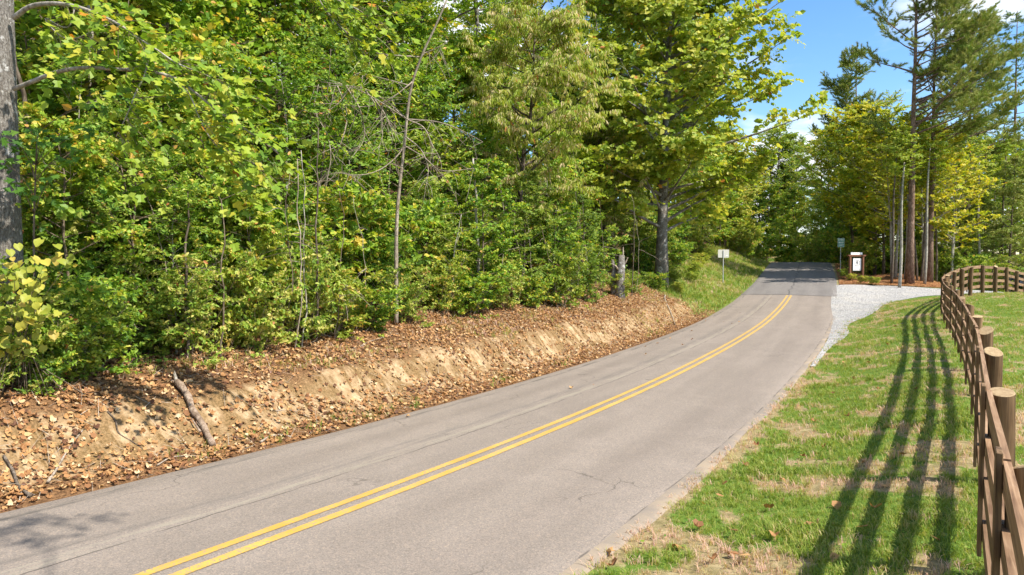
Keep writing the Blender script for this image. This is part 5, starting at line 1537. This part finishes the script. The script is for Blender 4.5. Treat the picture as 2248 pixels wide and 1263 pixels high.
# weeds in the grassy bank
for i, (s, u, sc) in enumerate([(35, 2.2, .8), (37.5, 3.0, 1.0), (40, 2.6, .9), (43, 3.2, 1.1), (46, 3.4, 1.0), (50, 3.6, 1.2), (36, 3.6, 1.1), (39, 3.8, 1.2), (54, 3.9, 1.2)]):
    x, y = road_xy(s, -(TL + u))
    plant('low', 'bank_weed', 'leafy green weed on the grassy left bank, %s towards the crest' % ORD[i].replace('leftmost', 'first').replace(' from the left', ''), 'weed', float(x), float(y), i, sc, 'weeds on the grassy bank', parts=('stems', 'foliage'))

# leaf litter
def curl(tm, c1, c2):
    V = tm[0].copy(); V[:, 2] = c1 * (V[:, 0] ** 2) * 2 + c2 * ((V[:, 1] - .5) ** 2) * 2 + .04
    return V, tm[1]
lt_t = [curl(LEAF['lobed'], .9, .3), curl(LEAF['lobed'], .5, .8), curl(LEAF['round'], .8, .5), curl(LEAF['oval'], .9, .2), curl(LEAF['lobed'], -.8, .4)]
def litter_pts(N, s0, s1, fn):
    s = rg.uniform(s0, s1, N); u = np.abs(rg.uniform(-.1, 4.6, N))
    ok = rg.random(N) < fn(s, u)
    s, u = s[ok], u[ok]
    x, y = road_xy(s, -(TL + u - .04))
    e = .06
    z = gz(x, y); zx = gz(x + e, y); zy = gz(x, y + e)
    nn = norm(np.stack([-(zx - z) / e, -(zy - z) / e, np.ones_like(z)], -1))
    return np.stack([x, y, z + .006 + .02 * rg.random(len(z))], -1), nn, s
def lfn(s, u):
    wob = .35 * fbm(s * .35, u * 0 + 3.0, 5, 3)
    v = u + wob
    foot = 1 - sstep(.45, .95, v)
    topp = sstep(1.3, 1.75, v) * (1 - .75 * sstep(3.2, 4.4, v))
    face = .2 + .65 * (vnoise(s * 1.5, u * 2.5, 55) > .5)
    f = np.maximum(np.maximum(foot, topp), face) * (.55 + .6 * vnoise(s * .8, u * 1.3, 56))
    edge = .25 + .75 * sstep(.0, .18, u)
    return f * edge * (1 - .93 * sstep(29, 34, s + 5 * fbm(s * .5, u, 57, 2)))
Pl, Nl, sl_ = litter_pts(75000, -7, 36, lfn)
a = rg.normal(0, 1, Pl.shape)
Y_ = norm(a - Nl * np.sum(a * Nl, 1, keepdims=True))
Nj = norm(Nl + rg.normal(0, .32, Nl.shape))
X_ = norm(np.cross(Y_, Nj)); Y_ = np.cross(Nj, X_)
tn = np.clip(rg.normal(.50, .30, len(Pl)), 0, .97)
szl = rg.uniform(.03, .09, len(Pl))
Vs = []; Fs = []; Ts = []; n0 = 0
pick = rg.integers(0, len(lt_t), len(Pl))
Fq = []
for i, tm in enumerate(lt_t):
    m = pick == i
    V, F, T = scatter(tm, Pl[m] - Y_[m] * (szl[m] * .5)[:, None], X_[m], Y_[m], Nj[m], szl[m], tn[m])
    Vs.append(V); Fs.append(F + n0); Ts.append(T); n0 += len(V)
tag(obj('leaf_litter', np_mesh('leaf_litter', np.concatenate(Vs), Fs, M['litter'], np.concatenate(Ts))), 'carpet of orange-brown fallen leaves over the left bank', 'leaf litter', kind='stuff')
# fine twigs mixed into the litter
ti = rg.integers(0, len(Pl), 5000)
mbV = []; 
O = Pl[ti]; A = norm(Y_[ti] + .15 * Nl[ti]); L = rg.uniform(.08, .35, len(ti))
S = np.cross(A, Nl[ti]) * rg.uniform(.002, .005, (len(ti), 1))
V = np.stack([O - S, O + S, O + A * L[:, None] + S * .5, O + A * L[:, None] - S * .5], 1) + np.array([0, 0, .012])
V = V.reshape(-1, 3)
tag(obj('twig_litter', np_mesh('twig_litter', V, np.arange(len(V)).reshape(-1, 4), M['dead_wood'])), 'thin dry twigs scattered through the leaf litter', 'twigs', kind='stuff')

# single fallen leaves on the grass and on the road
fl = []
for i, tm in enumerate(lt_t):
    fl.append(np_mesh('fallen_leaf', tm[0], tm[1], M['litter'], np.full(len(tm[0]), .45)))
def fallen(px, py, size, label, group, dz=.02):
    d = pix_dir(px, py)
    p = on_ground(px, py)
    s, t = st(p[0], p[1])
    onr = -TL < t[0] < TR + .1
    z = float(road_z(s, t)[0]) + .012 if onr else p[2] + dz + .02
    o = obj('fallen_leaf', fl[rg.integers(0, len(fl))], None, (p[0], p[1], z))
    o.rotation_euler = (rg.normal(0, .3), rg.normal(0, .3), rg.random() * 6.28)
    o.scale = (size,) * 3
    return tag(o, label, 'leaf', group)
for px, py in [(1358, 1250), (1345, 1225), (1620, 1183), (1600, 1228), (1650, 1240), (1570, 1095), (1730, 962), (1665, 985), (1890, 1018), (1950, 1078), (1835, 1112), (1530, 1165), (1720, 1060), (1770, 1158), (1840, 1230), (1990, 950), (1905, 1175), (1690, 1128), (1480, 1210), (1545, 1120), (1780, 930), (1860, 920), (1815, 985), (1640, 1030), (1600, 1065), (1700, 1185), (1830, 870), (1870, 835), (1905, 800), (1945, 760), (1880, 770), (1965, 720), (1925, 860), (2010, 860), (1850, 800), (1760, 1010), (1575, 1240), (1935, 1130), (2060, 1205), (1985, 1010)]:
    fallen(px, py, rg.uniform(.07, .12), 'curled rust-brown leaf lying on the grass verge', 'fallen leaves on the verge')
for px, py in [(1520, 730), (1550, 703), (1567, 701), (1549, 707), (1418, 763), (1417, 782), (1521, 750), (1496, 761), (1472, 747), (1608, 713), (1621, 709), (1588, 711), (1675, 622), (1662, 619), (1690, 657), (895, 920), (1255, 857), (1300, 850), (1443, 756), (1624, 690)]:
    fallen(px, py, rg.uniform(.07, .11), 'small dry leaf lying on the grey road surface', 'dry leaves on the road')

# the broken branch on the bank
def stick(name, label, cat, pts, r0, r1, mat, lift=.04, fork=None, extra=None):
    P = np.array([on_ground(a, b) for a, b in pts]); P[:, 2] += lift
    o0 = P[0].copy()
    t = thing(name, label, cat, o0)
    Ps = spl(P - o0, 18)
    mb = MB(); mb.tube(Ps, np.linspace(r0, r1, 18) * (1 + .12 * np.sin(np.arange(18) * 1.7)), 9)
    obj('stem', mb.mesh('stem', M[mat], True), t)
    for nm, q in (fork or []):
        Q = np.array([on_ground(a, b) for a, b in q]); Q[:, 2] += lift * 1.1
        mb = MB(); mb.tube(spl(Q - o0, 8), np.linspace(r0 * .45, r0 * .15, 8), 6)
        obj(nm, mb.mesh(nm, M[mat], True), t)
    return t, Ps
t, Ps = stick('broken_branch', 'thick broken branch leaning down the bank to the road edge', 'branch', [(468, 988), (455, 965), (440, 935), (424, 915), (415, 885), (402, 865), (388, 848)], .042, .05, 'dead_bark', .07, [('side_branch', [(440, 962), (430, 945), (420, 930)])])
rg2 = np.random.default_rng(9)
for i in range(4):
    d = norm(Ps[-1] - Ps[-3]) + rg2.normal(0, .25, 3)
    mb = MB(); mb.tube([Ps[-1] - d * .03, Ps[-1] + d * .09, Ps[-1] + d * rg2.uniform(.14, .24)], [.028, .02, .004], 6)
    obj('splintered_end', mb.mesh('splintered_end', M['bark_pale'], True), t)
stick('fallen_stick', 'pale straight stick lying left of the broken branch', 'stick', [(105, 1065), (125, 1035), (150, 992), (182, 952)], .016, .008, 'dead_wood', .03)
stick('fallen_stick', 'curved grey-brown stick at the far left by the road edge', 'stick', [(68, 1098), (40, 1075), (30, 1045), (8, 1008)], .022, .014, 'bark_brown', .03)
stick('fallen_stick', 'pale thin stick lying along the road edge below the broken branch', 'stick', [(345, 1025), (380, 1008), (420, 1005), (455, 1009)], .010, .006, 'dead_wood', .02)
stick('fallen_stick', 'pale curved stick at the road edge right of the broken branch', 'stick', [(572, 975), (595, 962), (620, 958), (640, 963)], .018, .008, 'dead_wood', .02)
stick('fallen_stick', 'dark root curling down the bare soil left of the broken branch', 'root', [(236, 906), (252, 925), (262, 955), (290, 975), (318, 993)], .012, .006, 'bark_brown', .01)
stick('fallen_stick', 'thin stick lying across the leaves right of the broken branch', 'stick', [(605, 905), (640, 905), (670, 915), (690, 925)], .008, .005, 'dead_wood', .02)
stick('fallen_stick', 'long thin stick lying down the bank near the thick trunk', 'stick', [(1460, 650), (1465, 672), (1473, 690), (1482, 715)], .03, .015, 'dead_wood', .04)
stick('fallen_stick', 'grey stick lying on the grass bank behind the traffic sign', 'stick', [(1560, 565), (1575, 572), (1590, 582), (1600, 590)], .03, .02, 'dead_wood', .12)
stick('fallen_stick', 'thin pale twig lying on the leaves near the bank middle', 'stick', [(790, 765), (815, 752), (850, 742), (875, 735)], .008, .005, 'dead_wood', .03)

# loose stones on the drive
idx = rg.integers(0, len(GR_V) - 30, 9000)
w1 = rg.random(9000)[:, None]; w2 = rg.random(9000)[:, None]
p0 = GR_V[idx]; p1 = GR_V[idx + 1]; p2 = GR_V[idx + 22]
rowend = (idx % 22) == 21
Pst = p0 + (p1 - p0) * w1 + (p2 - p0) * w2
Pst = Pst[~rowend]
Pst = Pst[Pst[:, 1] < 58]
TV = np.array([(.5, 0, 0), (-.5, .1, 0), (.05, .45, .1), (-.1, -.45, 0), (0, .05, .42), (0, 0, -.3)], float)
TF = np.array([[0, 2, 4], [2, 1, 4], [1, 3, 4], [3, 0, 4], [2, 0, 5], [1, 2, 5], [3, 1, 5], [0, 3, 5]])
tag(obj('loose_stones', scatter_up('loose_stones', [(TV, TF), (TV * [1.2, .8, .9], TF)], Pst + [0, 0, .008], rg.uniform(.02, .06, len(Pst)), rg.random(len(Pst)), M['gravel_stone'], rg)), 'loose pale grey crushed stone on the drive', 'gravel', kind='stuff')
# pine straw and chips on the bed
ba_n, bb_n = len(ba), 24
kk = rg.random((5200, 2))
ia = (kk[:, 0] * (len(ba) - 1)).astype(int)
pb = ba[ia] + (bb[ia] - ba[ia]) * kk[:, 1:2]
zb = gz(pb[:, 0], pb[:, 1]) + .05
chips = [(np.array([(-.5, -.12, 0), (.5, -.10, .15), (.5, .12, .2), (-.5, .10, .05)], float), np.array([[0, 1, 2], [0, 2, 3]]))]
tag(obj('mulch_chips', scatter_up('mulch_chips', chips, np.column_stack([pb, zb]), rg.uniform(.08, .22, len(pb)), np.clip(rg.normal(.3, .2, len(pb)), 0, .9), M['litter'], rg)), 'brown bark chips and pine straw over the mulch bed', 'mulch', kind='stuff')

# ------------------------------------------------------------------ parked car glimpsed through the far fence
cx_, cy_ = at(2262, 62)
car = thing('parked_car', 'dark blue car parked on pale gravel behind the far fence', 'car', (cx_, cy_, gz1(cx_, cy_) + .05), .25)
prof_ = [(-2.2, .35), (-2.2, .75), (-2.05, .95), (-1.55, 1.02), (-1.0, 1.42), (.55, 1.45), (1.15, 1.0), (1.95, .88), (2.2, .65), (2.2, .35)]
V = []
for yy, k in ((-.86, 1), (-.8, 1), (.8, 1), (.86, 1)):
    for i, (xx, zz_) in enumerate(prof_):
        ins = .14 if zz_ > 1.1 else 0
        V.append((xx * (.985 if abs(yy) > .82 else 1), yy - math.copysign(ins, yy), zz_))
n = len(prof_)
Q = [[r * n + i, r * n + i + 1, (r + 1) * n + i + 1, (r + 1) * n + i] for r in range(3) for i in range(n - 1)] + [[r * n + n - 1, r * n, (r + 1) * n, (r + 1) * n + n - 1] for r in range(3)]
mb = MB(); mb.raw(V, Q)
me = mb.mesh('body', M['car_blue'])
bd = obj('body', me, car)
import bmesh
bm = bmesh.new(); bm.from_mesh(me)
for j in (0, 3):
    bm.verts.ensure_lookup_table()
    f = bm.faces.new([bm.verts[j * n + i] for i in range(n)])
bmesh.ops.recalc_face_normals(bm, faces=bm.faces); bm.to_mesh(me); bm.free()
for sy in (-1, 1):
    mb = MB(); mb.raw([(-1.25, .80 * sy, 1.07), (.85, .80 * sy, 1.07), (.42, .735 * sy, 1.37), (-.9, .735 * sy, 1.37)], [[0, 1, 2, 3]])
    obj('side_window', mb.mesh('side_window', M['glass_dark']), bd)
mb = MB(); mb.raw([(1.13, -.72, 1.05), (1.13, .72, 1.05), (.62, .62, 1.43), (.62, -.62, 1.43)], [[0, 1, 2, 3]]); obj('windscreen', mb.mesh('windscreen', M['glass_dark']), bd)
for sx in (-1.35, 1.35):
    for sy in (-.8, .8):
        mb = MB(); mb.tube([(sx, sy - .1, .33), (sx, sy + .1, .33)], .33, 16)
        w_ = obj('wheel', mb.mesh('wheel', M['rubber']), car)
        mb = MB(); mb.tube([(sx, sy - .11, .33), (sx, sy + .11, .33)], .2, 12)
        obj('rim', mb.mesh('rim', M['steel']), w_)
